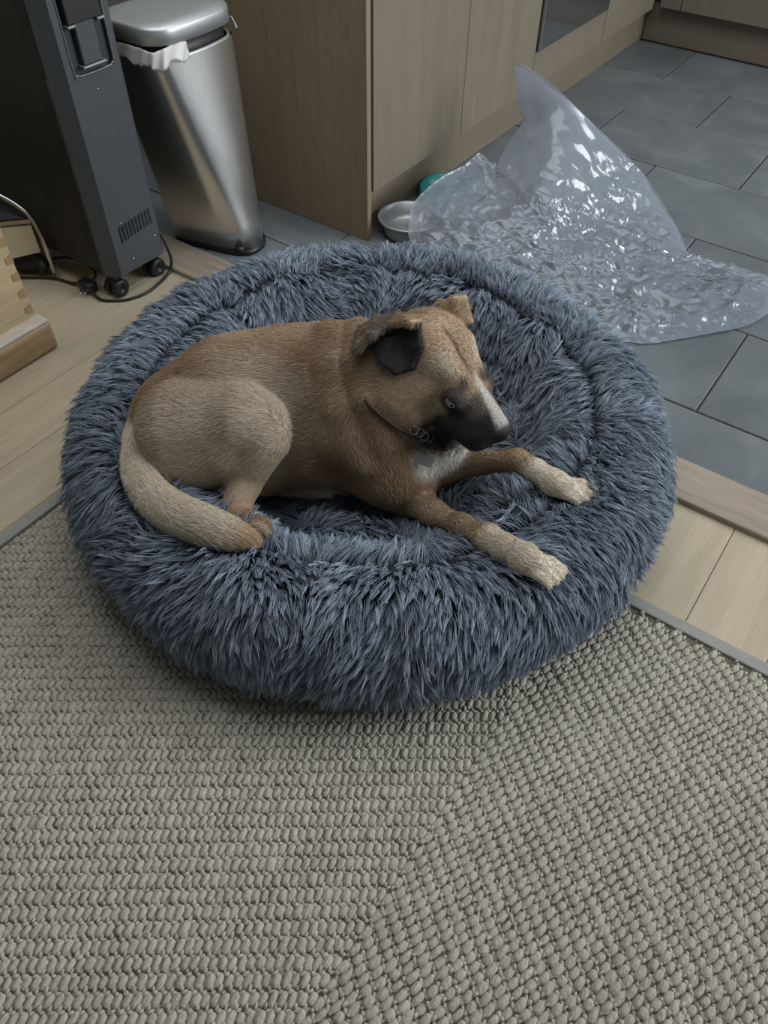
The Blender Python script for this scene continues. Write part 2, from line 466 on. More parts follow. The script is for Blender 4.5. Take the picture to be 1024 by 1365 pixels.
tube('recess_rim', [(-1.713, 1.170, .80), (-1.713, 1.170, .60), (-1.713, 1.178, .588), (-1.713, 1.195, .584), (-1.713, 1.27, .584), (-1.713, 1.284, .590), (-1.713, 1.290, .605), (-1.713, 1.290, .80)], .0019, M['hook'], h, 6)
box('cable_hook', -1.722, -1.700, 1.192, 1.262, .598, .604, M['hook'], h, .002)
box('cable_hook', -1.722, -1.700, 1.178, 1.20, .684, .690, M['hook'], h, .002)
box('cable_hook', -1.722, -1.700, 1.262, 1.284, .684, .690, M['hook'], h, .002)
box('cord_winder', -1.722, -1.706, 1.20, 1.255, .604, .80, M['rad_end'], h, .003)
box('handle_bay', -1.7215, -1.7035, 1.182, 1.28, .690, .80, M['black_pl'], h, .003)
for k in range(10):
    y = 1.178 + k * .0118
    bm = bmesh.new(); z0 = .163 + .0012 * k
    add_box(bm, -1.7165, -1.7118, y, y + .0055, z0 - .0, z0 + .044, 0)
    link('vent_slot', bm_mesh('vent_slot', bm), M['black_pl'], h)
def screw(x, y, z): lathe('screw', [(0, .003), (.003, .002), (.0036, 0)], (0, 0, 0), M['chrome'], h, 12).matrix_world = Matrix.Translation((x, y, z)) @ Matrix.Rotation(math.pi / 2, 4, 'Y')
def place(o, x, y, z, rot=None):
    o.parent = None
    o.matrix_world = Matrix.Translation((x, y, z)) @ (rot or Matrix.Identity(4))
for (y, z) in ((1.225, .545), (1.29, .135), (1.20, .105), (1.19, .215)):
    s_ = lathe('screw', [(0, .003), (.0024, .002), (.003, 0)], (0, 0, 0), M['chrome'], None, 12)
    s_.data.transform(Matrix.Translation((-1.7135, y, z)) @ Matrix.Rotation(math.pi / 2, 4, 'Y'))
    s_.parent = h; s_.matrix_parent_inverse = Matrix.Translation(-Vector(h.location))
box('under_tray', -1.80, -1.735, 1.135, 1.31, .058, .073, M['rad_dark'], h, .003)
def caster(x, y):
    r = box('caster_fork', x - .012, x + .012, y - .016, y + .016, .030, .06, M['black_pl'], h, .003)
    for s in (-.016, .016):
        w = lathe('caster_wheel', [(0, -.010), (.022, -.010), (.0265, -.006), (.0265, .006), (.022, .010), (.009, .010), (.008, .006), (0, .006)], (0, 0, 0), M['black_pl'], None, 28)
        w.data.transform(Matrix.Translation((x + s, y, .0268)) @ Matrix.Rotation(math.pi / 2 * (1 if s > 0 else -1), 4, 'Y'))
        w.parent = h; w.matrix_parent_inverse = Matrix.Translation(-Vector(h.location))
caster(-1.755, 1.150); caster(-1.752, 1.290)
caster(-2.38, 1.150); caster(-2.38, 1.290)
# mains lead with plug
cb = h
tube('cord', [(-1.72, 1.318, .12), (-1.708, 1.325, .05), (-1.712, 1.312, .010), (-1.695, 1.25, .0045), (-1.690, 1.19, .0045), (-1.712, 1.135, .0045), (-1.76, 1.098, .0045), (-1.80, 1.098, .010), (-1.83, 1.102, .02)], .0042, M['black_pl'], cb, 8)
box('plug', -1.862, -1.812, 1.092, 1.128, .004, .034, M['black_pl'], cb, .007, 3, True)
for dx, L_ in ((-.012, .016), (.0, .024), (.012, .016)):
    tube('plug_pin', [(-1.832 + dx, 1.094, .018), (-1.826 + dx, 1.094 - L_, .014)], .0032, M['chrome'], cb, 6)
tube('cord', [(-1.845, 1.128, .02), (-1.865, 1.16, .012), (-1.92, 1.19, .008), (-2.0, 1.175, .02), (-2.06, 1.12, .012), (-2.10, 1.06, .006)], .0040, M['leather'], cb, 8)
tube('cord', [(-1.858, 1.11, .018), (-1.90, 1.10, .008), (-1.97, 1.085, .006), (-2.05, 1.03, .006)], .0040, M['leather'], cb, 8)

# ------------------------------------------------------------------ crate at the left edge
cr = empty('wooden_chest', (-1.95, .6, 0), label='pale pine chest with dovetailed corner standing at the left edge', cat='chest')
box('box_panel', -2.20, -1.735, .15, .872, .075, .44, M['crate'], cr, .002)
box('plinth_board', -2.24, -1.69, .10, .885, 0, .082, wood('worn_plinth', srgb(128, 106, 80), srgb(176, 150, 112), .6, 1, 7, .02, .4, .3), cr, .012, 3)
box('top_bead', -1.738, -1.694, .10, .882, .080, .090, plain('worn_white_edge', srgb(186, 180, 166), .7, 0, .12, 40), cr, .004, 2)
dk = plain('end_grain', srgb(146, 120, 86), .7, 0, .15, 60)
for k in range(7):
    z = .10 + k * .047
    bm = bmesh.new()
    w0, w1 = .008, .014
    vv = [bm.verts.new(p) for p in [(-1.7345, .872, z), (-1.7345, .872, z + .026), (-1.7345, .852, z + .021), (-1.7345, .852, z + .005)]]
    f = bm.faces.new(vv); r = bmesh.ops.extrude_face_region(bm, geom=[f])
    for v in r['geom']:
        if isinstance(v, bmesh.types.BMVert): v.co.x += .0012
    bmesh.ops.recalc_face_normals(bm, faces=bm.faces)
    link('dovetail', bm_mesh('dovetail', bm), dk, cr)

# ------------------------------------------------------------------ stool behind the chest
st = empty('step_stool', (-2.1, 1.06, 0), label='small cream stool with chrome tube frame half hidden behind the chest', cat='stool')
tube('frame', [(-1.972, 1.100, .004), (-1.970, 1.098, .08), (-1.975, 1.098, .15), (-2.0, 1.092, .20), (-2.06, 1.062, .245), (-2.16, 1.0, .285), (-2.22, .96, .30)], .0075, M['chrome'], st, 10)
def slab4(name, P, th, mat, parent):
    P = np.array(P, float); n = np.cross(P[1] - P[0], P[3] - P[0]); n /= np.linalg.norm(n)
    V = np.concatenate([P, P - n * th]); k = len(P)
    bm = bmesh.new(); bv = [bm.verts.new(v) for v in V]
    bm.faces.new(bv[:k]); bm.faces.new(bv[k:][::-1])
    for i in range(k): bm.faces.new((bv[i], bv[k + i], bv[k + (i + 1) % k], bv[(i + 1) % k]))
    bmesh.ops.recalc_face_normals(bm, faces=bm.faces)
    return link(name, bm_mesh(name, bm), mat, parent)
slab4('cream_panel', [(-1.985, 1.085, .085), (-1.985, 1.085, .165), (-2.10, .96, .165), (-2.10, .96, .060)], .01, M['cream'], st)
slab4('rail', [(-1.985, 1.088, .172), (-1.985, 1.088, .184), (-2.10, .962, .184), (-2.10, .962, .172)], .012, M['chrome'], st)
slab4('seat', [(-1.99, 1.075, .19), (-2.05, 1.045, .235), (-2.20, .95, .285), (-2.11, .95, .195)], .01, M['rad_dark'], st)
# dark bundle under the stool
tube('dark_bundle', [(-1.985, 1.080, .03), (-2.02, 1.09, .036), (-2.06, 1.07, .032), (-2.08, 1.03, .026)], [.012, .026, .03, .016], M['black_pl'], None, 12, label='rounded dark bundle on the floor under the chrome-framed stool', cat='bundle')

# ------------------------------------------------------------------ bowls
bw = empty('dog_bowl', (-1.270, 1.940, 0), label='round stainless steel dog bowl beside the cabinet corner', cat='bowl')
lathe('bowl', [(.080, 0), (.078, .004), (.092, .052), (.098, .056), (.100, .054), (.099, .050), (.101, .056), (.097, .059), (.090, .056), (.082, .022), (.074, .014), (.072, .012), (0, .011)], tuple(bw.location), M['steel_lid'], bw)
lathe('rubber_ring', [(.072, .001), (.083, .001), (.084, .006), (.076, .007)], tuple(bw.location), M['black_pl'], bw)
tb = empty('slow_feeder_bowl', (-1.288, 2.205, 0), label='round teal plastic slow feeder bowl behind the steel bowl', cat='bowl')
lathe('bowl', [(.104, 0), (.103, .006), (.099, .044), (.095, .047), (.088, .046), (.080, .02), (.074, .014), (.03, .012), (0, .012)], tuple(tb.location), M['teal'], tb)
for a0, r_ in ((.3, .05), (2.4, .052), (4.4, .05)):
    P = [(tb.location.x + r_ * math.cos(a0 + t), tb.location.y + r_ * math.sin(a0 + t), .03) for t in np.linspace(0, 1.5, 6)]
    tube('ridge', P, .008, M['teal'], tb, 8)
tube('ridge', [(tb.location.x - .02, tb.location.y, .03), (tb.location.x + .02, tb.location.y + .01, .03)], .008, M['teal'], tb, 8)

# ------------------------------------------------------------------ rug
RX0, RY1 = -1.261, 1.027
rug = empty('rug', (-.2, .3, 0), label='large flatwoven pale grey rug with grey taped edge under the bed', cat='rug')
box('backing', RX0 + .002, 1.3, -1.1, RY1 - .002, 0, .0035, M['backing'], rug)
bt = box('binding', RX0, 1.3, RY1 - .028, RY1, .001, .0085, M['binding'], rug, .003, 2)
box('binding', RX0, RX0 + .028, -1.1, RY1 - .028, .001, .0085, M['binding'], rug, .003, 2)
def unit_blob(nu, nv):
    V = []; F = []
    for i in range(nu + 1):
        u = math.pi * i / nu
        for j in range(nv):
            v = math.pi * j / (nv - 1) - .25 * (1 - 2 * j / (nv - 1))
            # rounded bar, long in y
            V.append((math.sin(u) ** .6 * math.cos(v), -math.copysign(abs(math.cos(u)) ** .8, math.cos(u)), math.sin(u) ** .55 * math.sin(v)))
    for i in range(nu):
        for j in range(nv - 1):
            F.append((i * nv + j, i * nv + j + 1, (i + 1) * nv + j + 1, (i + 1) * nv + j))
    return np.array(V), np.array(F)
BV, BF = unit_blob(7, 6)
SV, SF = unit_blob(4, 4)
PXU, PYU, SH = .0111, .0280, .0081
XS = -.182
Vs, Fs = [], []
cnt = 0
ii = np.arange(math.ceil((RX0 + .03 - XS) / PXU), int((.95 - XS) / PXU))
nub, wef = [], []
for i in ii:
    x = XS + PXU * (i + .5)
    ph = -SH * abs(i + .5)
    j0 = math.ceil((-.55 - ph) / PYU); j1 = int((RY1 - .035 - ph) / PYU)
    for j in range(j0, j1 + 1):
        y = ph + j * PYU
        if y < -.55 or y > RY1 - .04: continue
        u, v = None, None
        nub.append((x, y, 1 if i >= 0 else -1))
        wef.append((x, y + PYU * .5, 1 if i >= 0 else -1))
nub = np.array(nub); wef = np.array(wef)
r2 = np.random.default_rng(2)
def stamp(base, faces, P, sx, sy, sz, ang, z0, jit):
    n = len(P)
    s = np.stack([sx * r2.normal(1, jit, n), sy * r2.normal(1, jit, n), sz * r2.normal(1, jit * 1.5, n)], -1)
    W = base[None] * s[:, None]
    a = (ang + r2.normal(0, .06, n)); c, d = np.cos(a), np.sin(a)
    X = W[..., 0] * c[:, None] - W[..., 1] * d[:, None]; Y = W[..., 0] * d[:, None] + W[..., 1] * c[:, None]
    V = np.stack([X + P[:, 0, None] + r2.normal(0, .0003, n)[:, None], Y + P[:, 1, None] + r2.normal(0, .0004, n)[:, None], W[..., 2] + z0], -1).reshape(-1, 3)
    F = (faces[None] + (np.arange(n) * len(base))[:, None, None]).reshape(-1, 4)
    return V, F
V1, F1 = stamp(BV, BF, nub, .0071, .0108, .0070, -nub[:, 2] * .24, .0022, .09)
wl = wef.copy(); wl[:, 0] -= .0030; wl[:, 1] += .0024 * np.abs(wl[:, 2]) + .0012 * wl[:, 2]; wr = wef.copy(); wr[:, 0] += .0026; wr[:, 1] -= .0020 + .0012 * wr[:, 2]
V2, F2 = stamp(SV, SF, wl, .0039, .0054, .0060, -.35 * wl[:, 2], .0022, .16)
V3, F3 = stamp(SV, SF, wr, .0039, .0054, .0056, .5 * wr[:, 2], .0022, .16)
Vw = np.concatenate([V1, V2, V3]); Fw = np.concatenate([F1, F2 + len(V1), F3 + len(V1) + len(V2)])
me = np_mesh('weave', Vw, Fw)
link('weave', me, M['weave'], rug, True)['kind'] = 'stuff'

# ------------------------------------------------------------------ the dog: one implicit surface
unit0 = lambda v: v / np.linalg.norm(v)
O = np.array([-.75, 1.0, 0]); RR = CM[0].copy(); RR[2] = 0; RR /= np.linalg.norm(RR)
DD = np.array([-RR[1], RR[0], 0])
HS = 1.12
HF = np.array([.941, -.217, -.258]); HL = np.array([.200, .976, -.089]); HU = np.cross(HF, HL)
HO = np.array([-.532, .966, .405])
def hp(x, y, z): return HO + HS * (HF * x + HL * y + HU * z)

H = .004
lo = np.array([-1.26, .42, .03]); hi = np.array([-.12, 1.28, .60])
dim = ((hi - lo) / H).astype(int) + 1
G = np.full(dim, .05, np.float32)
ax = [lo[i] + H * np.arange(dim[i]) for i in range(3)]
FLOW = []      # (a, b, ra, rb, flow direction)

def sub(mn, mx):
    i0 = np.maximum(((mn - lo) / H).astype(int), 0); i1 = np.minimum(((mx - lo) / H).astype(int) + 2, dim)
    sl = tuple(slice(a, b_) for a, b_ in zip(i0, i1))
    X, Y, Z = np.meshgrid(ax[0][sl[0]], ax[1][sl[1]], ax[2][sl[2]], indexing='ij')
    return sl, np.stack([X, Y, Z], -1)

def smin(a, b_, k):
    hh = np.clip(k - np.abs(a - b_), 0, None) / k
    return np.minimum(a, b_) - hh * hh * k * .25

def cone(a, b_, ra, rb, k=.03, cut=False, flow=None, noflow=False):
    a = np.asarray(a, float); b_ = np.asarray(b_, float)
    m = max(ra, rb) + k + .02
    sl, P = sub(np.minimum(a, b_) - m, np.maximum(a, b_) + m)
    ab = b_ - a; L2 = ab @ ab + 1e-12
    t = np.clip(((P - a) @ ab) / L2, 0, 1)
    d = np.linalg.norm(P - a - t[..., None] * ab, axis=-1) - (ra + (rb - ra) * t)
    if cut: G[sl] = -smin(-G[sl], d, k)
    else:
        G[sl] = smin(G[sl], d, k)
        if not noflow: FLOW.append((a, b_, ra, rb, (ab if flow is None else np.asarray(flow, float))))

def chain(pts, k=.03, **kw):
    for (a, ra), (b_, rb) in zip(pts[:-1], pts[1:]): cone(a, b_, ra, rb, k, **kw)

def tri(a, b_, c, th, k=.012, bulge=0):
    a, b_, c = (np.asarray(v, float) for v in (a, b_, c))
    m = th + k + .015
    sl, P = sub(np.minimum(np.minimum(a, b_), c) - m, np.maximum(np.maximum(a, b_), c) + m)
    ba, cb_, ac = b_ - a, c - b_, a - c
    pa, pb, pc = P - a, P - b_, P - c
    n = np.cross(ba, ac)
    def sg(v, p): return np.sign(p @ np.cross(v, n))
    inside = (sg(ba, pa) + sg(cb_, pb) + sg(ac, pc)) >= 2
    def ed(v, p): t = np.clip((p @ v) / (v @ v), 0, 1); q = p - t[..., None] * v; return (q * q).sum(-1)
    de = np.minimum(np.minimum(ed(ba, pa), ed(cb_, pb)), ed(ac, pc))
    dp = (pa @ n) ** 2 / (n @ n)
    d = np.sqrt(np.where(inside, dp, de)) - th
    G[sl] = smin(G[sl], d, k)

# trunk (fur lies from head to tail, so chains run front to back)
back = -RR
U = [(at(505, 500, .31), .094), (at(450, 512, .29), .108), (at(380, 520, .28), .112), (at(310, 532, .27), .110), (at(246, 562, .235), .103)]
chain(U, .05)
Lc = [(at(532, 585, .205), .090), (at(472, 577, .200), .113), (at(402, 574, .195), .108), (at(330, 588, .195), .098), (at(262, 590, .19), .095)]
chain(Lc, .05)
# neck
chain([(hp(-.06, 0, -.01), .074), (at(535, 515, .345), .093), (at(500, 535, .29), .112)], .05)
cone(hp(-.05, -.01, -.05), at(560, 575, .24), .05, .07, .05)
cone(at(585, 590, .235), at(562, 610, .19), .045, .06, .05)
# haunch and hind leg (near side)
cone(at(325, 562, .325), at(250, 572, .285), .068, .094, .008)
cone(at(350, 566, .325), at(325, 562, .325), .046, .066, .02)
cone(at(305, 600, .275), at(250, 608, .235), .060, .076, .02)
cone(at(349, 585, .305), at(327, 640, .240), .050, .030, .016)
cone(at(327, 640, .240), at(314, 682, .226), .028, .024, .012)
cone(at(314, 686, .224), at(344, 700, .242), .021, .016, .012)
for q in (-6, 0, 6): cone(at(339, 697 + q * .7, .243), at(355 + abs(q) * -.5, 702 + q, .240), .0095, .007, .006)
# far hind paw under the belly
cone(at(360, 640, .13), at(415, 650, .135), .022, .019, .02)
for q in (-5, 0, 5): cone(at(415, 650 + q, .135), at(438, 653 + q, .132), .010, .008, .008)
# tail
TL = [(at(196, 575, .235), .036), (at(186, 603, .240), .027), (at(187, 632, .250), .026), (at(202, 660, .262), .028), (at(232, 683, .268), .0295), (at(270, 699, .268), .028), (at(305, 711, .262), .022), (at(334, 720, .255), .010)]
_tq = catmull(np.array([list(p) + [r] for p, r in TL]), 5)
TL = [(q[:3], q[3]) for q in _tq]
chain(TL, .012)
# near foreleg
chain([(at(490, 575, .26), .095), (at(520, 620, .20), .075), (at(548, 660, .135), .046)], .035)
chain([(at(548, 662, .14), .036), (at(578, 684, .174), .023), (at(615, 700, .210), .0175), (at(650, 716, .238), .0190), (at(672, 730, .246), .0185), (at(698, 744, .250), .0215), (at(718, 755, .246), .0205)], .02)
for (a, b_, r) in (((718, 744), (751, 759), .0086), ((713, 750), (747, 767), .0090), ((708, 755), (740, 774), .0090), ((702, 760), (731, 779), .0084)):
    pa = at(a[0], a[1], .246); pb = at(b_[0], b_[1], .240)
    chain([(pa, r), ((pa + pb) / 2 + [0, 0, .006], r), (pb, r * .85)], .003)
    cone(pb, pb + (pb - pa) * .16 - [0, 0, .006], .005, .002, .004, noflow=True)
# far foreleg
chain([(at(570, 600, .22), .05), (at(600, 622, .178), .031), (at(640, 616, .208), .0215), (at(690, 614, .238), .0190), (at(712, 627, .247), .0190), (at(738, 643, .249), .0205), (at(755, 651, .247), .0195)], .02)
for (a, b_, r) in (((758, 642), (792, 652), .0084), ((753, 647), (789, 660), .0088), ((748, 652), (781, 667), .0088), ((741, 656), (771, 671), .0082)):
    pa = at(a[0], a[1], .244); pb = at(b_[0], b_[1], .238)
    chain([(pa, r), ((pa + pb) / 2 + [0, 0, .006], r), (pb, r * .85)], .003)
# neck skin folds
q0 = []
for (pts, r) in (([(440, 447), (440, 490), (455, 545), (482, 610)], .026), ([(478, 440), (476, 480), (490, 530), (512, 590)], .022)):
    zz = (.37, .36, .31, .22)
    P = [at(p[0], p[1], z) for p, z in zip(pts, zz)]
    # push each fold control point on to the trunk surface
    Q = []
    for p in P:
        dirn = (CAM - p) / np.linalg.norm(CAM - p); best = None
        for s in np.arange(.15, -.30, -.003):
            x = p + dirn * s; ix = np.round((x - lo) / H).astype(int)
            if (ix >= 0).all() and (ix < dim).all() and G[tuple(ix)] < 0: best = x; break
        if best is not None: Q.append(best - dirn * (r - .0070))
    for a, b_ in zip(Q[:-1], Q[1:]): cone(b_, a, r, r, .018, noflow=True)
# head
cone(hp(-.048, 0, .002), hp(-.052, 0, .002), .062, .062, .03, flow=-HF)
for s in (-1, 1):
    cone(hp(-.005, s * .030, -.022), hp(-.050, s * .034, -.018), .034, .044, .03, flow=-HF)
    cone(hp(.016, s * .023, .022), hp(-.02, s * .026, .026), .017, .032, .022, flow=-HF)      # brow
    cone(hp(.098, s * .016, -.040), hp(.035, s * .024, -.044), .0275, .031, .02, flow=-HF)      # flews
    cone(hp(.042, s * .036, .003), hp(.043, s * .037, .003), .0180, .0180, .010, noflow=True, flow=-HF)  # eyelid swell
cone(hp(.106, 0, -.018), hp(.02, 0, -.002), .0285, .040, .022, flow=-HF)       # bridge
cone(hp(.092, 0, -.066), hp(-.01, 0, -.058), .0245, .042, .022, flow=-HF)      # lower jaw
cone(hp(.122, 0, -.014), hp(.124, 0, -.015), .0180, .0175, .010, noflow=True) # nose
cone(hp(.05, 0, .052), hp(-.04, 0, .074), .009, .012, .016, cut=True)         # forehead furrow
for s in (-1, 1):
    cone(hp(.0415, s * .0530, .0010), hp(.0520, s * .0510, -.0005), .0076, .0070, .002, cut=True)
    cone(hp(.141, s * .0085, -.016), hp(.136, s * .013, -.019), .0030, .0022, .003, cut=True)  # nostril
    chain([(hp(.116, s * .030, -.058), .0018), (hp(.095, s * .040, -.061), .0018), (hp(.06, s * .050, -.060), .0018), (hp(.035, s * .056, -.054), .0014)], .004, cut=True)
# ears
def sat(px, py, off, z=.45):
    w = CM.T @ np.array([(px - 512) / FPX, -(py - 682.5) / FPX, -1.0]); w /= np.linalg.norm(w)
    ss = np.arange(1.0, 2.1, .002)
    q = np.round((CAM + w[None] * ss[:, None] - lo) / H).astype(int)
    ok = ((q >= 0) & (q < dim)).all(1); q = np.clip(q, 0, dim - 1)
    i = np.nonzero(ok & (G[q[:, 0], q[:, 1], q[:, 2]] < 0))[0]
    return CAM + w * (ss[i[0]] - off) if len(i) else at(px, py, z)
E1 = [sat(558, 434, .016), sat(561, 462, .012), sat(549, 489, .010), sat(527, 497, .014), sat(508, 481, .020), sat(497, 456, .026), sat(500, 440, .028), sat(522, 427, .026), sat(543, 426, .022)]
cE = np.mean(E1, 0) + unit0(CAM - np.mean(E1, 0)) * .004
for a, b_ in zip(E1, E1[1:] + E1[:1]): tri(a, b_, cE, .0042, .006)
E2 = [sat(560, 428, .022), sat(532, 421, .030, .49), sat(503, 425, .040, .485), sat(482, 438, .044), sat(471, 469, .030), sat(480, 466, .042), sat(497, 447, .046), sat(518, 433, .040), sat(546, 429, .030)]
for a, b_ in ((0, 1), (1, 2), (2, 3), (3, 4)):
    pass
tri(E2[0], E2[1], E2[8], .0048, .006); tri(E2[1], E2[7], E2[8], .0048, .006); tri(E2[1], E2[2], E2[7], .0048, .006)
tri(E2[2], E2[6], E2[7], .0048, .006); tri(E2[2], E2[3], E2[6], .0048, .006); tri(E2[3], E2[5], E2[6], .0046, .006); tri(E2[3], E2[4], E2[5], .0040, .006)
E3 = [at(580, 418, .455), at(588, 406, .475), at(606, 399, .488), at(619, 397, .487), at(627, 428, .452), at(610, 415, .468), at(612, 432, .448), at(590, 430, .45)]
tri(E3[0], E3[1], E3[7], .006, .01); tri(E3[1], E3[7], E3[5], .006, .01); tri(E3[1], E3[2], E3[5], .0055, .008); tri(E3[2], E3[3], E3[5], .0055, .008)
tri(E3[3], E3[4], E3[5], .005, .008); tri(E3[5], E3[6], E3[7], .006, .01); tri(E3[4], E3[6], E3[5], .005, .008)

def gsdf(P):
    q = (P - lo) / H
    ok = ((q > 1) & (q < dim - 2)).all(-1)
    q = np.clip(q, 1, dim - 2.001); i = q.astype(int); f = q - i
    out = np.zeros(len(P))
    for a in (0, 1):
        for b_ in (0, 1):
            for c in (0, 1):
                w = (f[:, 0] if a else 1 - f[:, 0]) * (f[:, 1] if b_ else 1 - f[:, 1]) * (f[:, 2] if c else 1 - f[:, 2])
                out += w * G[i[:, 0] + a, i[:, 1] + b_, i[:, 2] + c]
    return np.where(ok, out, .05)
def ggrad(P, e=.004):
    g = np.stack([gsdf(P + np.eye(3)[i] * e) - gsdf(P - np.eye(3)[i] * e) for i in range(3)], -1)
    return g / (np.linalg.norm(g, axis=1)[:, None] + 1e-9)

def surface_nets(G, lo, H):
    S = G < 0
    c = np.zeros(tuple(np.array(G.shape) - 1), np.int8)
    for a in (0, 1):
        for b_ in (0, 1):
            for d in (0, 1):
                c += S[a:G.shape[0] - 1 + a, b_:G.shape[1] - 1 + b_, d:G.shape[2] - 1 + d]
    act = np.argwhere((c > 0) & (c < 8))
    idx = -np.ones(c.shape, np.int64); idx[tuple(act.T)] = np.arange(len(act))
    acc = np.zeros((len(act), 3)); n = np.zeros(len(act))
    cor = [(a, b_, d) for a in (0, 1) for b_ in (0, 1) for d in (0, 1)]
    for p in cor:
        for axis in range(3):
            if p[axis]: continue
            q = list(p); q[axis] = 1
            v0 = G[act[:, 0] + p[0], act[:, 1] + p[1], act[:, 2] + p[2]]; v1 = G[act[:, 0] + q[0], act[:, 1] + q[1], act[:, 2] + q[2]]
            m = (v0 < 0) != (v1 < 0)
            t = np.where(m, v0 / np.where(m, v0 - v1, 1), 0)
            pos = np.array(p, float)[None].repeat(len(act), 0); pos[:, axis] += t
            acc += pos * m[:, None]; n += m
    V = lo + H * (act + acc / n[:, None])
    Fs = []
    for axis in range(3):
        u, v = (axis + 1) % 3, (axis + 2) % 3
        s0 = [slice(None)] * 3; s1 = [slice(None)] * 3
        s0[axis] = slice(0, -1); s1[axis] = slice(1, None)
        A, B = S[tuple(s0)], S[tuple(s1)]
        e = np.argwhere(A != B)
        e = e[(e[:, u] > 0) & (e[:, v] > 0) & (e[:, u] < G.shape[u] - 1) & (e[:, v] < G.shape[v] - 1)]
        fl = A[tuple(e.T)]
        def cell(du, dv):
            x = e.copy(); x[:, u] -= du; x[:, v] -= dv; return idx[tuple(x.T)]
        q = np.stack([cell(1, 1), cell(0, 1), cell(0, 0), cell(1, 0)], -1)
        q[~fl] = q[~fl][:, ::-1]
        Fs.append(q)
    F = np.concatenate(Fs); F = F[(F >= 0).all(1)]
    return V, F
DV, DF = surface_nets(G, lo, H)
# keep the one connected body
def smooth_mesh(V, F, it, lam):
    E = np.concatenate([F[:, [0, 1]], F[:, [1, 2]], F[:, [2, 3]], F[:, [3, 0]]]); E = np.concatenate([E, E[:, ::-1]])
    deg = np.bincount(E[:, 0], minlength=len(V)).astype(float)
    for _ in range(it):
        S = np.stack([np.bincount(E[:, 0], weights=V[E[:, 1], i], minlength=len(V)) for i in range(3)], -1) / deg[:, None]
        V = V + lam * (S - V)
    return V
DV = smooth_mesh(DV, DF, 3, .5)

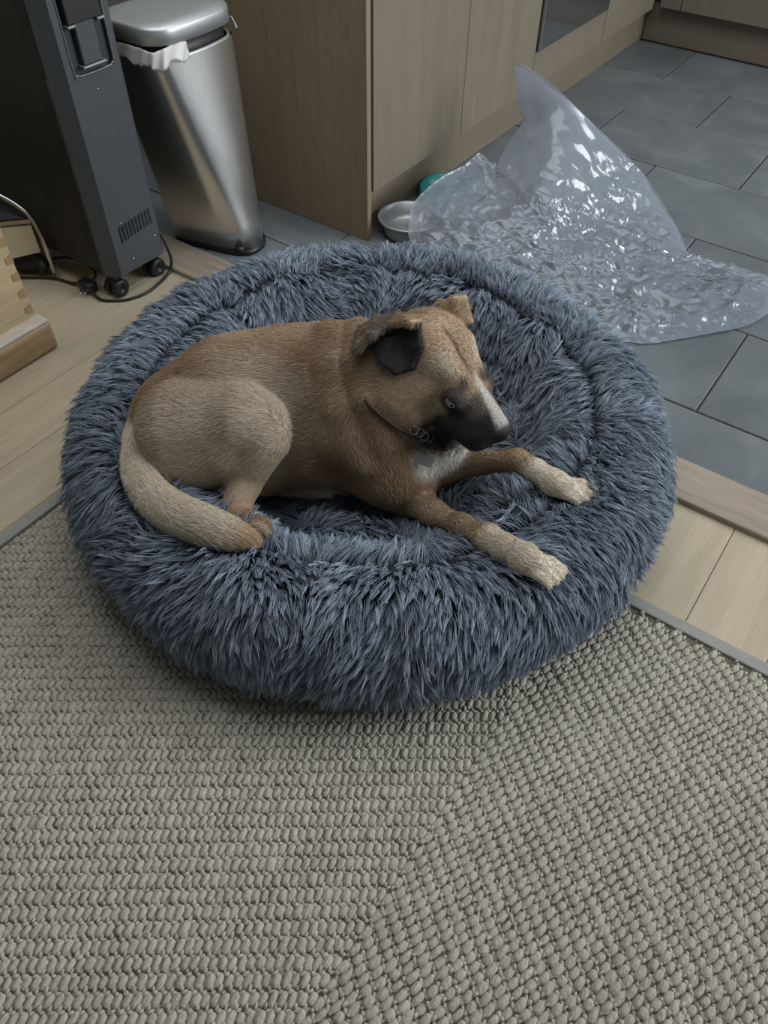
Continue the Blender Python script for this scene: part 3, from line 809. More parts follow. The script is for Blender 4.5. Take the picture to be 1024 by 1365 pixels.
TAN = np.array(srgb(176, 154, 128)[:3]); TAN2 = np.array(srgb(156, 130, 102)[:3]); CRM = np.array(srgb(216, 206, 188)[:3])
WHT = np.array(srgb(206, 203, 196)[:3]); BLK = np.array(srgb(44, 43, 44)[:3]); DRK = np.array(srgb(60, 59, 60)[:3]); ORG = np.array(srgb(172, 138, 102)[:3])
GRY = np.array(srgb(140, 128, 116)[:3]); RED = np.array(srgb(158, 118, 82)[:3])
def segd(P, a, b_):
    ab = b_ - a; t = np.clip(((P - a) @ ab) / (ab @ ab + 1e-12), 0, 1)
    return np.linalg.norm(P - a - t[:, None] * ab, axis=1)
def dog_color(P):
    n = snoise(P, 9, 5); n2 = snoise(P, 26, 6)
    C = TAN + (TAN2 - TAN) * np.clip(.45 + .5 * n, 0, 1)[:, None]
    def put(col, w):
        nonlocal C
        C = C + (np.asarray(col) - C) * np.clip(w, 0, 1)[:, None]
    sm = lambda d, r0, r1: np.clip((r1 - d) / (r1 - r0), 0, 1)
    # haunch paler, folds paler
    put(CRM * .88, .8 * sm(segd(P, at(340, 560, .32), at(230, 600, .30)), .05, .15))
    put(CRM * .80, .7 * sm(segd(P, at(440, 447, .37), at(460, 545, .31)), .015, .04))
    put(RED, .35 * sm(segd(P, at(500, 610, .22), at(560, 600, .22)), .05, .12))
    # tail
    dt = np.min([segd(P, TL[i][0], TL[i + 1][0]) for i in range(len(TL) - 1)], 0)
    put(CRM, .95 * sm(dt, .036, .046)); put(ORG, .75 * sm(np.linalg.norm(P - TL[-1][0], axis=1), .024, .06) * sm(dt, .03, .045))
    # legs
    for s in ((at(548, 662, .14), at(640, 712, .23)), (at(600, 622, .175), at(690, 615, .235))): put(TAN * 1.08, .7 * sm(segd(P, *s), .03, .045))
    for s in ((at(665, 726, .245), at(750, 775, .24)), (at(725, 637, .245), at(790, 664, .24))): put(CRM * 1.02, .95 * sm(segd(P, *s), .036, .05))
    put(CRM * .95, .8 * sm(segd(P, at(322, 640, .19), at(312, 690, .14)), .03, .045))
    put(CRM * .9, sm(segd(P, at(360, 640, .13), at(440, 652, .13)), .022, .034))
    # chest
    put(WHT * 1.1, sm(segd(P, at(564, 606, .24), at(594, 596, .25)), .040, .060))
    put(WHT, sm(segd(P, at(566, 640, .18), at(575, 618, .22)), .012, .028))
    # head, in the head's own frame
    h_ = (P - HO) / HS; x, y, z = h_ @ HF, h_ @ HL, h_ @ HU
    head = sm(np.sqrt((x - .03) ** 2 + y ** 2 + z ** 2), .12, .135)
    put(TAN * .98, head * .7)
    wob = .005 * n2
    put(CRM * .9, head * .55 * sm(np.sqrt((x - .005) ** 2 + (np.abs(y) - .045) ** 2 + (z - .034) ** 2), .012, .036))
    muz = np.clip((x - .030 - .35 * np.clip(z + .02, -.03, .05) * 1.2 + wob) / .022, 0, 1) * sm(z + wob, .012, .03)
    put(DRK * .62, head * muz * .96)
    put(BLK * 1.1, head * .9 * sm(np.sqrt((x - .047) ** 2 + (np.abs(y) - .042) ** 2 + (z - .004) ** 2), .019, .027))
    put(BLK, head * .8 * sm(np.sqrt((x - .044) ** 2 + (np.abs(y) - .024) ** 2 + (z - .028) ** 2), .008, .016))
    put(GRY * .8, head * .6 * sm(np.sqrt((x - .07) ** 2 * .4 + (np.abs(y) - .026) ** 2 + (z - .006) ** 2), .010, .022))
    blaze = .85 * sm(np.abs(y - .004), .0012 + .011 * np.clip((x - .03) / .09, 0, 1), .004 + .016 * np.clip((x - .03) / .09, 0, 1)) * np.clip((x - .028) / .012, 0, 1) * (z > -.014) * np.clip((.128 - x) / .01, 0, 1)
    put(WHT * .9, head * blaze)
    put(BLK * .45, head * sm(np.sqrt((x - .133) ** 2 + y ** 2 + (z + .018) ** 2), .013, .018))
    put(GRY * .9, head * .6 * sm(np.sqrt((x - .11) ** 2 + (z + .072) ** 2), .01, .02))
    put(DRK * .8, head * .8 * sm(np.sqrt((x + .028) ** 2 + (y + .066) ** 2 + (z + .020) ** 2), .003, .006))
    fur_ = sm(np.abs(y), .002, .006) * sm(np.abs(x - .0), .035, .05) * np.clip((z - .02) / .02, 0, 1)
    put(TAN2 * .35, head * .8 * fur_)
    # ears
    d1 = np.min([segd(P, cE + (E1[i] - cE) * f_, cE + (E1[(i + 1) % len(E1)] - cE) * f_) for i in range(len(E1)) for f_ in (.3, .6, .88)], 0)
    d1b = np.min([segd(P, E1[i], E1[(i + 1) % len(E1)]) for i in range(0, 8)], 0)
    put(BLK * 1.05, np.maximum(sm(d1, .012, .015), sm(d1b, .007, .009)))
    mid = [E2[4], (E2[3] + E2[5]) / 2, (E2[2] + E2[6]) / 2, (E2[1] + E2[7]) / 2]
    d2 = np.min([segd(P, mid[i], mid[i + 1]) for i in range(3)] + [segd(P, E2[i], E2[i + 1]) for i in (1, 2, 3, 4, 5, 6)], 0)
    put(GRY * .80, sm(d2, .0085, .011))
    return C

dog = empty('dog', (-.8, .9, .1), label='tan short-haired dog with black muzzle lying in the fluffy round bed', cat='dog')
M['skin'] = attr_mat('dog_coat', .75, .25)
body = link('body', np_mesh('body', DV, DF, dog_color(DV)), M['skin'], dog, True)
# eyes
def eyecol():
    m, nt, b_ = new_mat('eye'); N = nt.nodes; L = nt.links
    tc = N.new('ShaderNodeTexCoord'); vm = N.new('ShaderNodeVectorMath'); vm.operation = 'DISTANCE'
    L.new(tc.outputs['Object'], vm.inputs[0]); vm.inputs[1].default_value = (0, 0, .0140)
    cr_ = N.new('ShaderNodeValToRGB'); cr_.color_ramp.interpolation = 'LINEAR'
    sc = N.new('ShaderNodeMath'); sc.operation = 'MULTIPLY'; sc.inputs[1].default_value = 100
    L.new(vm.outputs['Value'], sc.inputs[0]); L.new(sc.outputs[0], cr_.inputs[0])
    e = cr_.color_ramp.elements; e[0].position = 0; e[0].color = srgb(12, 12, 14); e[1].position = 1; e[1].color = srgb(120, 118, 116)
    for p, c in ((.26, srgb(12, 12, 14)), (.34, srgb(140, 152, 158)), (.66, srgb(160, 170, 172)), (.74, srgb(40, 38, 38)), (.84, srgb(130, 126, 122))):
        q = cr_.color_ramp.elements.new(p); q.color = c
    L.new(cr_.outputs[0], b_.inputs['Base Color']); b_.inputs['Roughness'].default_value = .08
    return m
M['eye'] = eyecol()
for s in (-1, 1):
    bm = bmesh.new(); bmesh.ops.create_uvsphere(bm, u_segments=20, v_segments=14, radius=.0140)
    e = link('eye', bm_mesh('eye', bm), M['eye'], None, True)
    look = Vector(HF * .62 + HL * s * .78 + HU * .06).normalized()
    c = Vector(hp(.0445, s * .0392, .0010))
    e.parent = dog
    e.matrix_parent_inverse = Matrix.Translation(-Vector(dog.location))
    e.matrix_basis = Matrix.Translation(c) @ look.to_track_quat('Z', 'Y').to_matrix().to_4x4()

# ------------------------------------------------------------------ hair
def hair(name, P, radii, colors, mat, parent):
    """P (n,k,3) strand points, radii (k,), colors (n,3)"""
    n, k = P.shape[:2]
    hc = bpy.data.hair_curves.new(name)
    hc.add_curves([k] * n)
    hc.points.foreach_set('position', P.astype(np.float32).ravel())
    ra = hc.attributes.get('radius') or hc.attributes.new('radius', 'FLOAT', 'POINT')
    ra.data.foreach_set('value', np.tile(radii, n).astype(np.float32) if np.ndim(radii) == 1 else radii.astype(np.float32).ravel())
    a = hc.attributes.new('col', 'FLOAT_COLOR', 'CURVE')
    a.data.foreach_set('color', np.concatenate([colors, np.ones((n, 1))], 1).astype(np.float32).ravel())
    hc.materials.append(mat)
    o = bpy.data.objects.new(name, hc); COL.link(o)
    o.parent = parent; o.matrix_parent_inverse = Matrix.Translation(-Vector(parent.location))
    o['kind'] = 'stuff'
    return o

def sample(V, F, n, r):
    T = np.concatenate([F[:, [0, 1, 2]], F[:, [0, 2, 3]]])
    A, B, C_ = V[T[:, 0]], V[T[:, 1]], V[T[:, 2]]
    cr_ = np.cross(B - A, C_ - A); ar = np.linalg.norm(cr_, axis=1)
    i = r.choice(len(T), n, p=ar / ar.sum())
    u, v = r.random(n), r.random(n); m = u + v > 1; u[m], v[m] = 1 - u[m], 1 - v[m]
    P = A[i] + (B - A)[i] * u[:, None] + (C_ - A)[i] * v[:, None]
    return P, cr_[i] / (ar[i][:, None] + 1e-15), i

def unit(v): return v / (np.linalg.norm(v, axis=-1, keepdims=True) + 1e-12)

r3 = np.random.default_rng(8)
ND = 230000
P, Nn, _ = sample(DV, DF, ND, r3)
Nn = ggrad(P)
tocam = unit(CAM - P)
keep = ((Nn * tocam).sum(1) > -.55) & (P[:, 2] > .09)
P, Nn = P[keep], Nn[keep]
FA = np.array([f_[4] for f_ in FLOW])
wsum = np.zeros((len(P), 3))
for a, b_, ra, rb, fl in FLOW:
    d = segd(P, a, b_) - (ra + rb) / 2
    wsum += np.exp(-np.clip(d, -.03, .2) / .010)[:, None] * unit(fl)
h0 = (P - HO) / HS; oh = np.linalg.norm(h0 - 0, axis=1) < .15
legd = np.minimum(segd(P, at(560, 672, .15), at(750, 775, .24)), segd(P, at(600, 622, .178), at(790, 662, .24)))
fl = unit(wsum) + np.where(oh | (legd < .06), .05, .20)[:, None] * np.stack([snoise(P, 12, 20 + i) for i in range(3)], -1)
# the face: hair runs back from the nose
fl = fl - Nn * (fl * Nn).sum(1)[:, None]; fl = unit(fl + r3.normal(0, .10, fl.shape))
h_ = (P - HO) / HS; hx, hy, hz = h_ @ HF, h_ @ HL, h_ @ HU
onhead = np.sqrt((hx - .03) ** 2 + hy ** 2 + hz ** 2) < .125
eyed = np.sqrt((hx - .0465) ** 2 + (np.abs(hy) - .050) ** 2 + (hz - .001) ** 2) / 1.1
nose = hx > .122
dtl = np.min([segd(P, TL[i][0], TL[i + 1][0]) for i in range(len(TL) - 1)], 0)
Ln = np.where(onhead, .0055, .0105) * r3.uniform(.7, 1.25, len(P))
Ln = np.where(dtl < .040, .014 * r3.uniform(.7, 1.2, len(P)), Ln)
dlg = np.minimum(segd(P, at(560, 672, .15), at(750, 775, .24)), segd(P, at(600, 622, .178), at(700, 614, .24)))
dlg = np.minimum(dlg, segd(P, at(700, 614, .24), at(790, 662, .24)))
Ln = np.where(dlg < .045, .0048 * r3.uniform(.7, 1.2, len(P)), Ln)
Ln = np.where(onhead & (hx > .03), .0035, Ln)
Ln = np.where(onhead & (hx <= .03), Ln * .8, Ln)
lft = np.where(onhead, .13, .30)
keep = ~((eyed < .0105) | (nose & onhead))
P, Nn, fl, Ln, lft = P[keep], Nn[keep], fl[keep], Ln[keep], lft[keep]
st_ = []
for t in (0, .33, .66, 1.0):
    st_.append(P + fl * (Ln * t)[:, None] + Nn * (Ln * (lft * t - .10 * t * t) + .0003)[:, None])
SP = np.stack(st_, 1)
colr = dog_color(P) * r3.uniform(.82, 1.22, (len(P), 1))
M['hairm'] = attr_mat('dog_hair', .55, .3)
hair('coat', SP, np.array([.00034, .00030, .00020, .00005]), colr, M['hairm'], dog)

# collar, ring and heart tag
ca = hp(-.085, -.01, -.045); cbp = at(505, 545, .29)
cax = unit(hp(-.03, 0, -.02) - at(520, 548, .29))
cc = at(543, 548, .325)
e1 = unit(np.cross(cax, [0, 0, 1])); e2 = np.cross(cax, e1)
ring = []
for a in np.linspace(0, 2 * math.pi, 40, endpoint=False):
    dr = math.cos(a) * e1 + math.sin(a) * e2
    ss = np.arange(.02, .16, .001)
    v = gsdf(cc + dr[None] * ss[:, None])
    out = np.nonzero(v > .003)[0]
    ring.append(cc + dr * (ss[out[0]] if len(out) else .13))
ring = np.array(ring)
rr_ = np.linalg.norm(ring - cc, axis=1); rr_ = (np.roll(rr_, 1) + rr_ + np.roll(rr_, -1)) / 3
ring = cc + (ring - cc) / np.linalg.norm(ring - cc, axis=1)[:, None] * np.minimum(rr_, .105)[:, None]
col_o = tube('collar', ring, .0034, M['leather'], dog, 8, True, 3, label='thin dark brown collar')
def surf_at(px, py, off=.004):
    w = CM.T @ np.array([(px - 512) / FPX, -(py - 682.5) / FPX, -1.0]); w /= np.linalg.norm(w)
    ss = np.arange(1.0, 2.1, .001); v = gsdf(CAM + w[None] * ss[:, None]); i = np.nonzero(v < off)[0]
    return CAM + w * ss[i[0]] if len(i) else at(px, py, .25)
def ringlink(c, r, nrm, mat, parent, th=.0011, sx=1.0):
    nrm = unit(np.asarray(nrm, float)); u = unit(np.cross(nrm, [0.01, 0, 1])); v = np.cross(nrm, u)
    return tube('ring', [c + r * (sx * math.cos(a) * u + math.sin(a) * v) for a in np.linspace(0, 2 * math.pi, 12, endpoint=False)], th, mat, parent, 6, True, 2)
vn = unit(CAM - at(570, 600, .24))
lk = [surf_at(552, 574, .010), surf_at(560, 577, .010), surf_at(566, 582, .010), surf_at(573, 583, .006)]
for i, p in enumerate(lk): ringlink(p, .0075, vn + [.3 * (i % 2), 0, .2], M['metal_dark'], col_o)
ringlink(surf_at(567, 597, .012), .0125, vn + [.3, .2, 0], M['metal_dark'], col_o, .0012, .75)
hc_ = surf_at(570, 615, .0135)
u_ = unit(np.cross([0, 0, 1.0], vn)); v_ = np.cross(vn, u_)
rot = .45
u2 = u_ * math.cos(rot) + v_ * math.sin(rot); v2 = -u_ * math.sin(rot) + v_ * math.cos(rot)
bm = bmesh.new(); fr, bk = [], []
for t in np.linspace(0, 2 * math.pi, 36, endpoint=False):
    hx_ = 16 * math.sin(t) ** 3; hy_ = 13 * math.cos(t) - 5 * math.cos(2 * t) - 2 * math.cos(3 * t) - math.cos(4 * t)
    p = hc_ + .00095 * (hx_ * u2 + hy_ * v2)
    fr.append(bm.verts.new(p + vn * .001)); bk.append(bm.verts.new(p - vn * .001))
bm.faces.new(fr); bm.faces.new(bk[::-1])
for i in range(36): bm.faces.new((fr[i], bk[i], bk[(i + 1) % 36], fr[(i + 1) % 36]))
bmesh.ops.recalc_face_normals(bm, faces=bm.faces)
link('heart_tag', bm_mesh('heart_tag', bm), M['tagm'], col_o)

# ------------------------------------------------------------------ round fluffy bed
BC = np.array([-.745, 1.012]); RC = .502; RT = .118
NT, NS = 220, 64
th = np.linspace(0, 2 * math.pi, NT, endpoint=False)
prof = []
for ph in np.linspace(-62, 172, 40): prof.append(('t', math.radians(ph), 0))
for t in np.linspace(0, 1, NS - 40 + 1)[1:]: prof.append(('w', 0, t))
BVt = np.zeros((NT, len(prof), 3))
for i, a in enumerate(th):
    c, s = math.cos(a), math.sin(a)
    lump = .5 * math.sin(3 * a + 1) + .4 * math.sin(7 * a + 2.2) + .3 * math.sin(12 * a + .4) + .25 * math.sin(19 * a)
    rt = RT * (1 + .035 * lump); rc = RC - .004 * lump
    # weight of the paws presses the rim on the +x -y side
    dirp = math.atan2(.80 - BC[1], -.22 - BC[0])
    da = (a - dirp + math.pi) % (2 * math.pi) - math.pi
    press = math.exp(-(da / .62) ** 2)
    hgt = 1 - .10 * press
    for j, (kd, ph, t) in enumerate(prof):
        if kd == 't':
            rho = rc + rt * math.cos(ph) * (1.0 if math.cos(ph) > 0 else 1 + .10 * press); z = RT + .002 + rt * math.sin(ph) * hgt
        else:
            r0 = rc - rt * .99 * (1 + .10 * press); z0 = RT + rt * math.sin(math.radians(172))
            rho = r0 * (1 - t); z = z0 + (.072 - z0) * min(1, (t * 3.5)) ** .7
        BVt[i, j] = (BC[0] + rho * c, BC[1] + rho * s, z)
flat = BVt.reshape(-1, 3)
inner = (np.hypot(flat[:, 0] - BC[0], flat[:, 1] - BC[1]) < .42)
flat[:, 2] += np.where(inner, .012, .006) * snoise(flat[:, :2], 4.5, 31)
# pleats
ang = np.arctan2(flat[:, 1] - BC[1], flat[:, 0] - BC[0])
pl = np.abs(np.sin(ang * 7.5 + 1.3 * snoise(flat[:, :2], 3, 44))) ** .4
rho_f = np.hypot(flat[:, 0] - BC[0], flat[:, 1] - BC[1])
flat[:, 2] -= .034 * (1 - pl) * (flat[:, 2] > .10) * np.clip((RC + .01 - rho_f) / .05, 0, 1) * np.clip((flat[:, 1] - .95) / .1, 0, 1)
# a second cushion fold between the two forelegs
for (c0, c1, hgt, wid) in ((at(600, 655, .15), at(760, 720, .20), .075, .055), (at(430, 700, .12), at(570, 730, .15), .035, .05), (at(400, 665, .10), at(520, 672, .10), .02, .04)):
    d = segd(flat * [1, 1, 0], c0 * [1, 1, 0], c1 * [1, 1, 0])
    tgt = (c0[2] + c1[2]) / 2
    w = np.exp(-(d / wid) ** 2) * inner
    flat[:, 2] += w * np.clip(hgt - .3 * np.clip(flat[:, 2] - .12, 0, 1), 0, 1)
# sink under the dog
for _ in range(70):
    s = gsdf(flat); m = (s < .006) & (flat[:, 2] > .035)
    if not m.any(): break
    flat[m, 2] -= .004
flat[:, 2] = np.maximum(flat[:, 2], .0135)
BF_ = []
m_ = len(prof)
for i in range(NT):
    for j in range(m_ - 1):
        BF_.append((i * m_ + j, ((i + 1) % NT) * m_ + j, ((i + 1) % NT) * m_ + j + 1, i * m_ + j + 1))
BF_ = np.array(BF_)
bed = empty('dog_bed', (BC[0], BC[1], .01), label='large round fluffy blue-grey dog bed with raised shaggy rim', cat='pet bed')
link('cushion', np_mesh('cushion', flat, BF_), M['bedcloth'], bed, True)

r4 = np.random.default_rng(21)
def rotv(v, ax_, a):
    return v * np.cos(a)[:, None] + np.cross(ax_, v) * np.sin(a)[:, None] + ax_ * ((ax_ * v).sum(1) * (1 - np.cos(a)))[:, None]
NTUFT, PER = 42000, 6
P, Nn, fi = sample(flat, BF_, NTUFT, r4)
s0 = gsdf(P)
P, Nn = P[s0 > .002], Nn[s0 > .002]
rad = np.stack([P[:, 0] - BC[0], P[:, 1] - BC[1], np.zeros(len(P))], -1); rho = np.linalg.norm(rad, axis=1); rad = unit(rad)
outer = rho > RC - .035
flow = np.where(outer[:, None], rad * .9 + np.array([0, 0, -.75]) * np.clip((rho - RC + .02) / .12, 0, 1)[:, None], -rad * .8 + np.array([0, 0, -.3]))
wl_ = (rho < .36)
flow = np.where(wl_[:, None], np.stack([snoise(P, 5, 51 + i) for i in range(3)], -1), flow)
sw = 1.05 * snoise(P, 3.2, 61) + .45 * snoise(P, 9, 62)
flow = unit(flow - Nn * (flow * Nn).sum(1)[:, None])
flow = rotv(flow, Nn, sw * np.where(wl_, 1.0, .75) + r4.normal(0, .22, len(P)))
lift = np.clip(.62 + .18 * snoise(P, 7, 63) + r4.normal(0, .17, len(P)), .2, 1.15)
Lt = .043 * r4.uniform(.65, 1.25, len(P))
low = P[:, 2] < .06
lift = np.where(low & outer, .45, lift)
tip = P + unit(flow * (1.05 - .35 * lift)[:, None] + Nn * lift[:, None]) * Lt[:, None]
tip[:, 2] -= .010
n = len(P)
base = np.repeat(P, PER, 0); nn = np.repeat(Nn, PER, 0); fl2 = np.repeat(flow, PER, 0); tips = np.repeat(tip, PER, 0); lf = np.repeat(lift, PER); Lh = np.repeat(Lt, PER)
jit = r4.normal(0, .0036, base.shape); jit -= nn * (jit * nn).sum(1)[:, None]
root = base + jit
tipj = tips + jit * .22 + r4.normal(0, .0012, base.shape) + unit(tips - root) * r4.uniform(-.012, .004, len(root))[:, None]
mid1 = root + nn * (Lh * .42 * (.5 + lf * .6))[:, None] * .7 + (tipj - root) * .10
mid2 = root + (tipj - root) * .52 + nn * (Lh * .17)[:, None]
ts = [0, .2, .42, .65, .85, 1.0]
SP = []
for t in ts:
    a = (1 - t) ** 3; b_ = 3 * (1 - t) ** 2 * t; c = 3 * (1 - t) * t * t; d = t ** 3
    SP.append(a * root + b_ * mid1 + c * mid2 + d * tipj)
SP = np.stack(SP, 1)
# comb the pile off the dog and the floor
for it in range(2):
    for k in range(1, 6):
        q = SP[:, k]; s = gsdf(q); m = s < .004
        if m.any():
            g = ggrad(q[m]); SP[m, k] = q[m] + g * (.005 - s[m])[:, None]
bad = (gsdf(SP[:, 2]) < -.001) | (gsdf(SP[:, 5]) < -.001)
SP = SP[~bad]
SP[..., 2] = np.maximum(SP[..., 2], .011)
tone = np.repeat(r4.uniform(0, 1, n), PER)[~bad]; t2 = r4.uniform(.8, 1.2, len(SP))
ca_, cb_ = np.array(srgb(112, 124, 138)[:3]), np.array(srgb(150, 162, 176)[:3])
colr = (ca_ + (cb_ - ca_) * (tone ** 1.3)[:, None]) * t2[:, None]
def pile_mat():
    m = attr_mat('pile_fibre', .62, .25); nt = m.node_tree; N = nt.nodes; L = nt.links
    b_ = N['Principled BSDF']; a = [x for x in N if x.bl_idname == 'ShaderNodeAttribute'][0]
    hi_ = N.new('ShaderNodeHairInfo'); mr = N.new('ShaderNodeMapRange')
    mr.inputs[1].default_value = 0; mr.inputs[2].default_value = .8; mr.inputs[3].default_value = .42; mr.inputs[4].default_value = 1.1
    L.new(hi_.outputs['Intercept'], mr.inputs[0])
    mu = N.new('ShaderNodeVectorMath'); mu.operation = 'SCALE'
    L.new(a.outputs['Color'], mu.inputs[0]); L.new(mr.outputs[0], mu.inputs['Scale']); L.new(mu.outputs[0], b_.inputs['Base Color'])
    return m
M['pile'] = pile_mat()
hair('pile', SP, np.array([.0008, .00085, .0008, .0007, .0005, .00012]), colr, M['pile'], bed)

# ------------------------------------------------------------------ clear plastic bag
outl = [(690, 86, .42), (712, 97, .41), (745, 122, .37), (800, 175, .26), (845, 218, .17), (866, 245, .125), (900, 300, .05), (925, 345, .012), (968, 352, .018), (1024, 368, .03),
        (1050, 385, .03), (1040, 405, .02), (1000, 432, .010), (955, 443, .008), (905, 452, .006), (860, 458, .006), (815, 450, .008), (770, 428, .012), (720, 405, .02), (680, 385, .03), (630, 365, .05), (580, 345, .06), (548, 322, .07),
        (545, 298, .10), (553, 270, .12), (585, 240, .14), (618, 222, .15), (637, 206, .165), (646, 208, .16), (661, 222, .135), (675, 195, .20), (697, 162, .27), (690, 135, .33), (687, 100, .395)]
bagc = at(745, 320, .085)
OP = catmull([at(*p) for p in outl], 10, True)
nO = len(OP); NR = 84
rs = np.linspace(0, 1, NR)
OPX = catmull(np.array(outl, float), 10, True)
CPX = np.array([(p[0], p[1]) for p in outl] + [(740, 200), (770, 265), (722, 262), (690, 285), (650, 292), (610, 300), (800, 335), (860, 400), (700, 350), (940, 398), (745, 320), (830, 300)], float) / 100
CZ = np.array([p[2] for p in outl] + [.255, .150, .185, .145, .125, .115, .068, .030, .065, .022, .095, .070])
def tps(r): return np.where(r > 1e-9, r * r * np.log(np.maximum(r, 1e-9)), 0)
nC = len(CPX); Ka = np.zeros((nC + 3, nC + 3))
Ka[:nC, :nC] = tps(np.linalg.norm(CPX[:, None] - CPX[None], axis=-1)) + np.eye(nC) * .02
Ka[:nC, nC] = 1; Ka[:nC, nC + 1:] = CPX; Ka[nC, :nC] = 1; Ka[nC + 1:, :nC] = CPX.T
cf = np.linalg.solve(Ka, np.concatenate([CZ, np.zeros(3)]))
def bagz(xy):
    q = xy / 100
    return tps(np.linalg.norm(q[:, None] - CPX[None], axis=-1)) @ cf[:nC] + cf[nC] + q @ cf[nC + 1:]
BG = np.zeros((nO, NR, 3))
for j, t in enumerate(rs):
    xy = np.array([745, 320.0]) + (OPX[:, :2] - [745, 320]) * t
    z = np.maximum(bagz(xy), .004)
    BG[:, j] = np.array([at(a, b_, c) for (a, b_), c in zip(xy, z)])
OP = BG[:, -1].copy()
bgf = BG.reshape(-1, 3)
w = np.tile(np.clip(np.minimum(rs * 5, 1) * np.minimum((1 - rs) * 8, 1), 0, 1), nO)
rid = (1 - np.abs(snoise(bgf * [1, 1.6, 1], 5, 71))) * .5 + (1 - np.abs(snoise(bgf * [1, 1.8, 1.2], 11, 72))) * .30
lowm = np.clip(1.25 - bgf[:, 2] / .22, .06, 1)
fine = (1 - np.abs(snoise(bgf * [1, 1.9, 1.2] + .03 * np.stack([snoise(bgf, 9, 75)] * 3, -1), 21, 74)))
bgf[:, 2] += w * lowm * (.026 * (rid - .2) + .008 * fine)
bgf[:, 0] += w * .006 * snoise(bgf, 12, 73)
bgf[:, 2] = np.maximum(bgf[:, 2], .004)
bowlz = np.minimum(np.hypot(bgf[:, 0] + 1.270, bgf[:, 1] - 1.940), np.hypot(bgf[:, 0] + 1.288, bgf[:, 1] - 2.205))
bgf[:, 2] = np.where(bowlz < .125, np.maximum(bgf[:, 2], .066), bgf[:, 2])
Fb = np.array([(i * NR + j, ((i + 1) % nO) * NR + j, ((i + 1) % nO) * NR + j + 1, i * NR + j + 1) for i in range(nO) for j in range(NR - 1)])
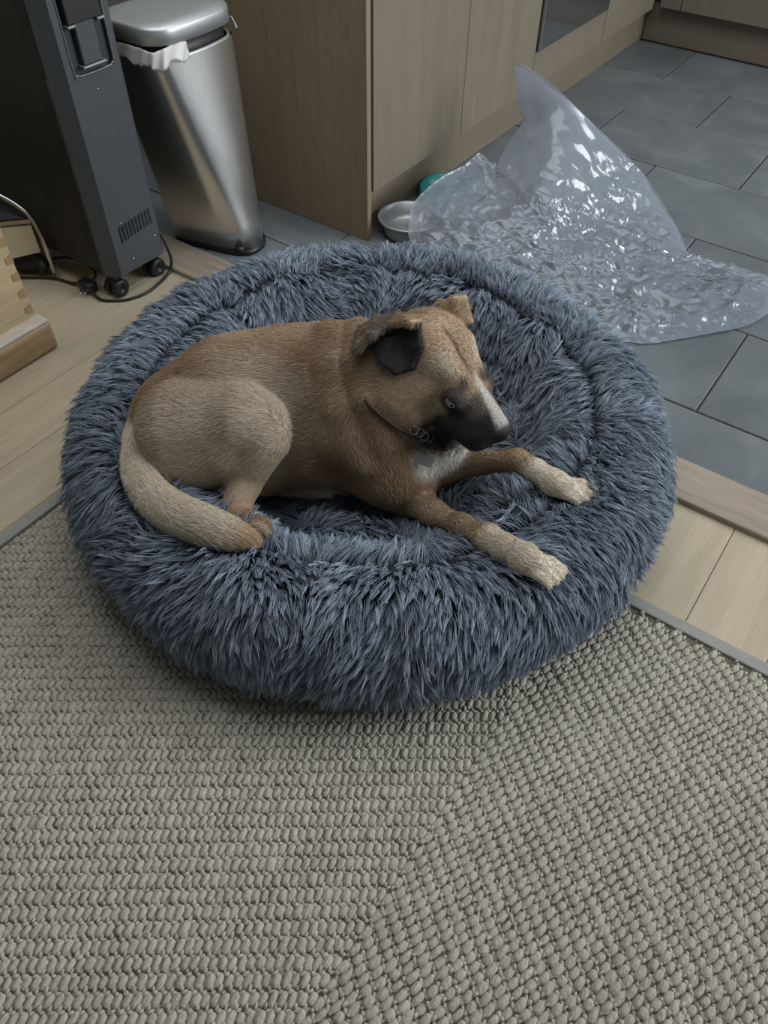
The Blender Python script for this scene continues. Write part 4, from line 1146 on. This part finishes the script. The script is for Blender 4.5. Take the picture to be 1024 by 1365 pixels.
def film():
    m = bpy.data.materials.new('clear_film'); m.use_nodes = True; nt = m.node_tree; N = nt.nodes; L = nt.links
    for x in list(N): N.remove(x)
    out = N.new('ShaderNodeOutputMaterial')
    tr = N.new('ShaderNodeBsdfTransparent'); tr.inputs[0].default_value = (.95, .96, .97, 1)
    gl = N.new('ShaderNodeBsdfGlossy'); gl.inputs['Roughness'].default_value = .17; gl.inputs[0].default_value = (1, 1, 1, 1)
    df = N.new('ShaderNodeBsdfDiffuse'); df.inputs[0].default_value = srgb(200, 212, 228)
    tl = N.new('ShaderNodeBsdfTranslucent'); tl.inputs[0].default_value = srgb(205, 214, 226)
    tc = N.new('ShaderNodeTexCoord'); mp = N.new('ShaderNodeMapping'); mp.inputs['Scale'].default_value = (.42, 1.5, .9); mp.inputs['Rotation'].default_value = (0, 0, -.75)
    L.new(tc.outputs['Object'], mp.inputs[0])
    nd = N.new('ShaderNodeTexNoise'); nd.inputs['Scale'].default_value = 6; nd.inputs['Detail'].default_value = 2
    L.new(mp.outputs[0], nd.inputs['Vector'])
    vd = N.new('ShaderNodeVectorMath'); vd.operation = 'MULTIPLY_ADD'; vd.inputs[1].default_value = (.16, .16, .16)
    L.new(nd.outputs[1], vd.inputs[0]); L.new(mp.outputs[0], vd.inputs[2])
    va = N.new('ShaderNodeTexVoronoi'); va.feature = 'DISTANCE_TO_EDGE'; va.inputs['Scale'].default_value = 9.5
    vb = N.new('ShaderNodeTexVoronoi'); vb.feature = 'DISTANCE_TO_EDGE'; vb.inputs['Scale'].default_value = 26
    L.new(vd.outputs[0], va.inputs['Vector']); L.new(vd.outputs[0], vb.inputs['Vector'])
    n1 = N.new('ShaderNodeMath'); n1.operation = 'MULTIPLY_ADD'; n1.inputs[1].default_value = .45
    L.new(vb.outputs['Distance'], n1.inputs[0]); L.new(va.outputs['Distance'], n1.inputs[2])
    bp = N.new('ShaderNodeBump'); bp.inputs['Strength'].default_value = .85; bp.inputs['Distance'].default_value = .018
    sx = N.new('ShaderNodeSeparateXYZ'); L.new(tc.outputs['Object'], sx.inputs[0])
    mz = N.new('ShaderNodeMapRange'); mz.inputs[1].default_value = .10; mz.inputs[2].default_value = .27; mz.inputs[3].default_value = 1; mz.inputs[4].default_value = .06
    L.new(sx.outputs['Z'], mz.inputs[0]); mh = N.new('ShaderNodeMath'); mh.operation = 'MULTIPLY'
    nm = N.new('ShaderNodeTexNoise'); nm.inputs['Scale'].default_value = 4.5; nm.inputs['Detail'].default_value = 1; L.new(tc.outputs['Object'], nm.inputs['Vector'])
    rm = N.new('ShaderNodeMapRange'); rm.inputs[1].default_value = .42; rm.inputs[2].default_value = .62; rm.inputs[3].default_value = .25; rm.inputs[4].default_value = 1
    L.new(nm.outputs[0], rm.inputs[0]); mm = N.new('ShaderNodeMath'); mm.operation = 'MULTIPLY'; L.new(rm.outputs[0], mm.inputs[0]); L.new(mz.outputs[0], mm.inputs[1])
    L.new(n1.outputs[0], mh.inputs[0]); L.new(mm.outputs[0], mh.inputs[1])
    L.new(mh.outputs[0], bp.inputs['Height'])
    L.new(bp.outputs[0], gl.inputs['Normal']); L.new(bp.outputs[0], df.inputs['Normal'])
    fr = N.new('ShaderNodeFresnel'); fr.inputs[0].default_value = 1.5; L.new(bp.outputs[0], fr.inputs['Normal'])
    ms = N.new('ShaderNodeMixShader'); ms.inputs[0].default_value = .5; L.new(df.outputs[0], ms.inputs[1]); L.new(tl.outputs[0], ms.inputs[2])
    m1 = N.new('ShaderNodeMixShader'); m1.inputs[0].default_value = .50; L.new(tr.outputs[0], m1.inputs[1]); L.new(ms.outputs[0], m1.inputs[2])
    ml = N.new('ShaderNodeMath'); ml.operation = 'MULTIPLY_ADD'; ml.inputs[1].default_value = 1.0; ml.inputs[2].default_value = .02; L.new(fr.outputs[0], ml.inputs[0])
    m2 = N.new('ShaderNodeMixShader'); L.new(ml.outputs[0], m2.inputs[0]); L.new(m1.outputs[0], m2.inputs[1]); L.new(gl.outputs[0], m2.inputs[2])
    L.new(m2.outputs[0], out.inputs[0])
    return m
M['film'] = film()
bag = empty('plastic_bag', (-.85, 2.1, 0), label='large clear crumpled plastic bag standing up on the slate tiles', cat='plastic bag')
link('front_sheet', np_mesh('front_sheet', bgf, Fb), M['film'], bag, True)
# back sheet: from the same edge down to the floor behind
K2 = 14
BK = np.zeros((nO, K2, 3))
for j, t in enumerate(np.linspace(0, 1, K2)):
    q = OP.copy(); dx = (np.array([-.98, 2.42]) - OP[:, :2])
    q[:, :2] += dx * (t * .55); q[:, 2] = OP[:, 2] * (1 - t) ** .8 + .004
    q += np.stack([snoise(q, 8, 80 + i) for i in range(3)], -1) * .006 * min(1, t * 4)
    BK[:, j] = q
BK[..., 2] = np.maximum(BK[..., 2], .003)
BK[..., 0] = np.maximum(BK[..., 0], -1.30)
sel = OP[:, 2] > .10
Fk = [(i * K2 + j, i * K2 + j + 1, ((i + 1) % nO) * K2 + j + 1, ((i + 1) % nO) * K2 + j) for i in range(nO) for j in range(K2 - 1) if sel[i] and sel[(i + 1) % nO]]
link('back_sheet', np_mesh('back_sheet', BK.reshape(-1, 3), Fk), M['film'], bag, True)
# rolled edge seams
tube('seam', [at(*p) for p in outl[0:8]], .0012, M['film'], bag, 6)
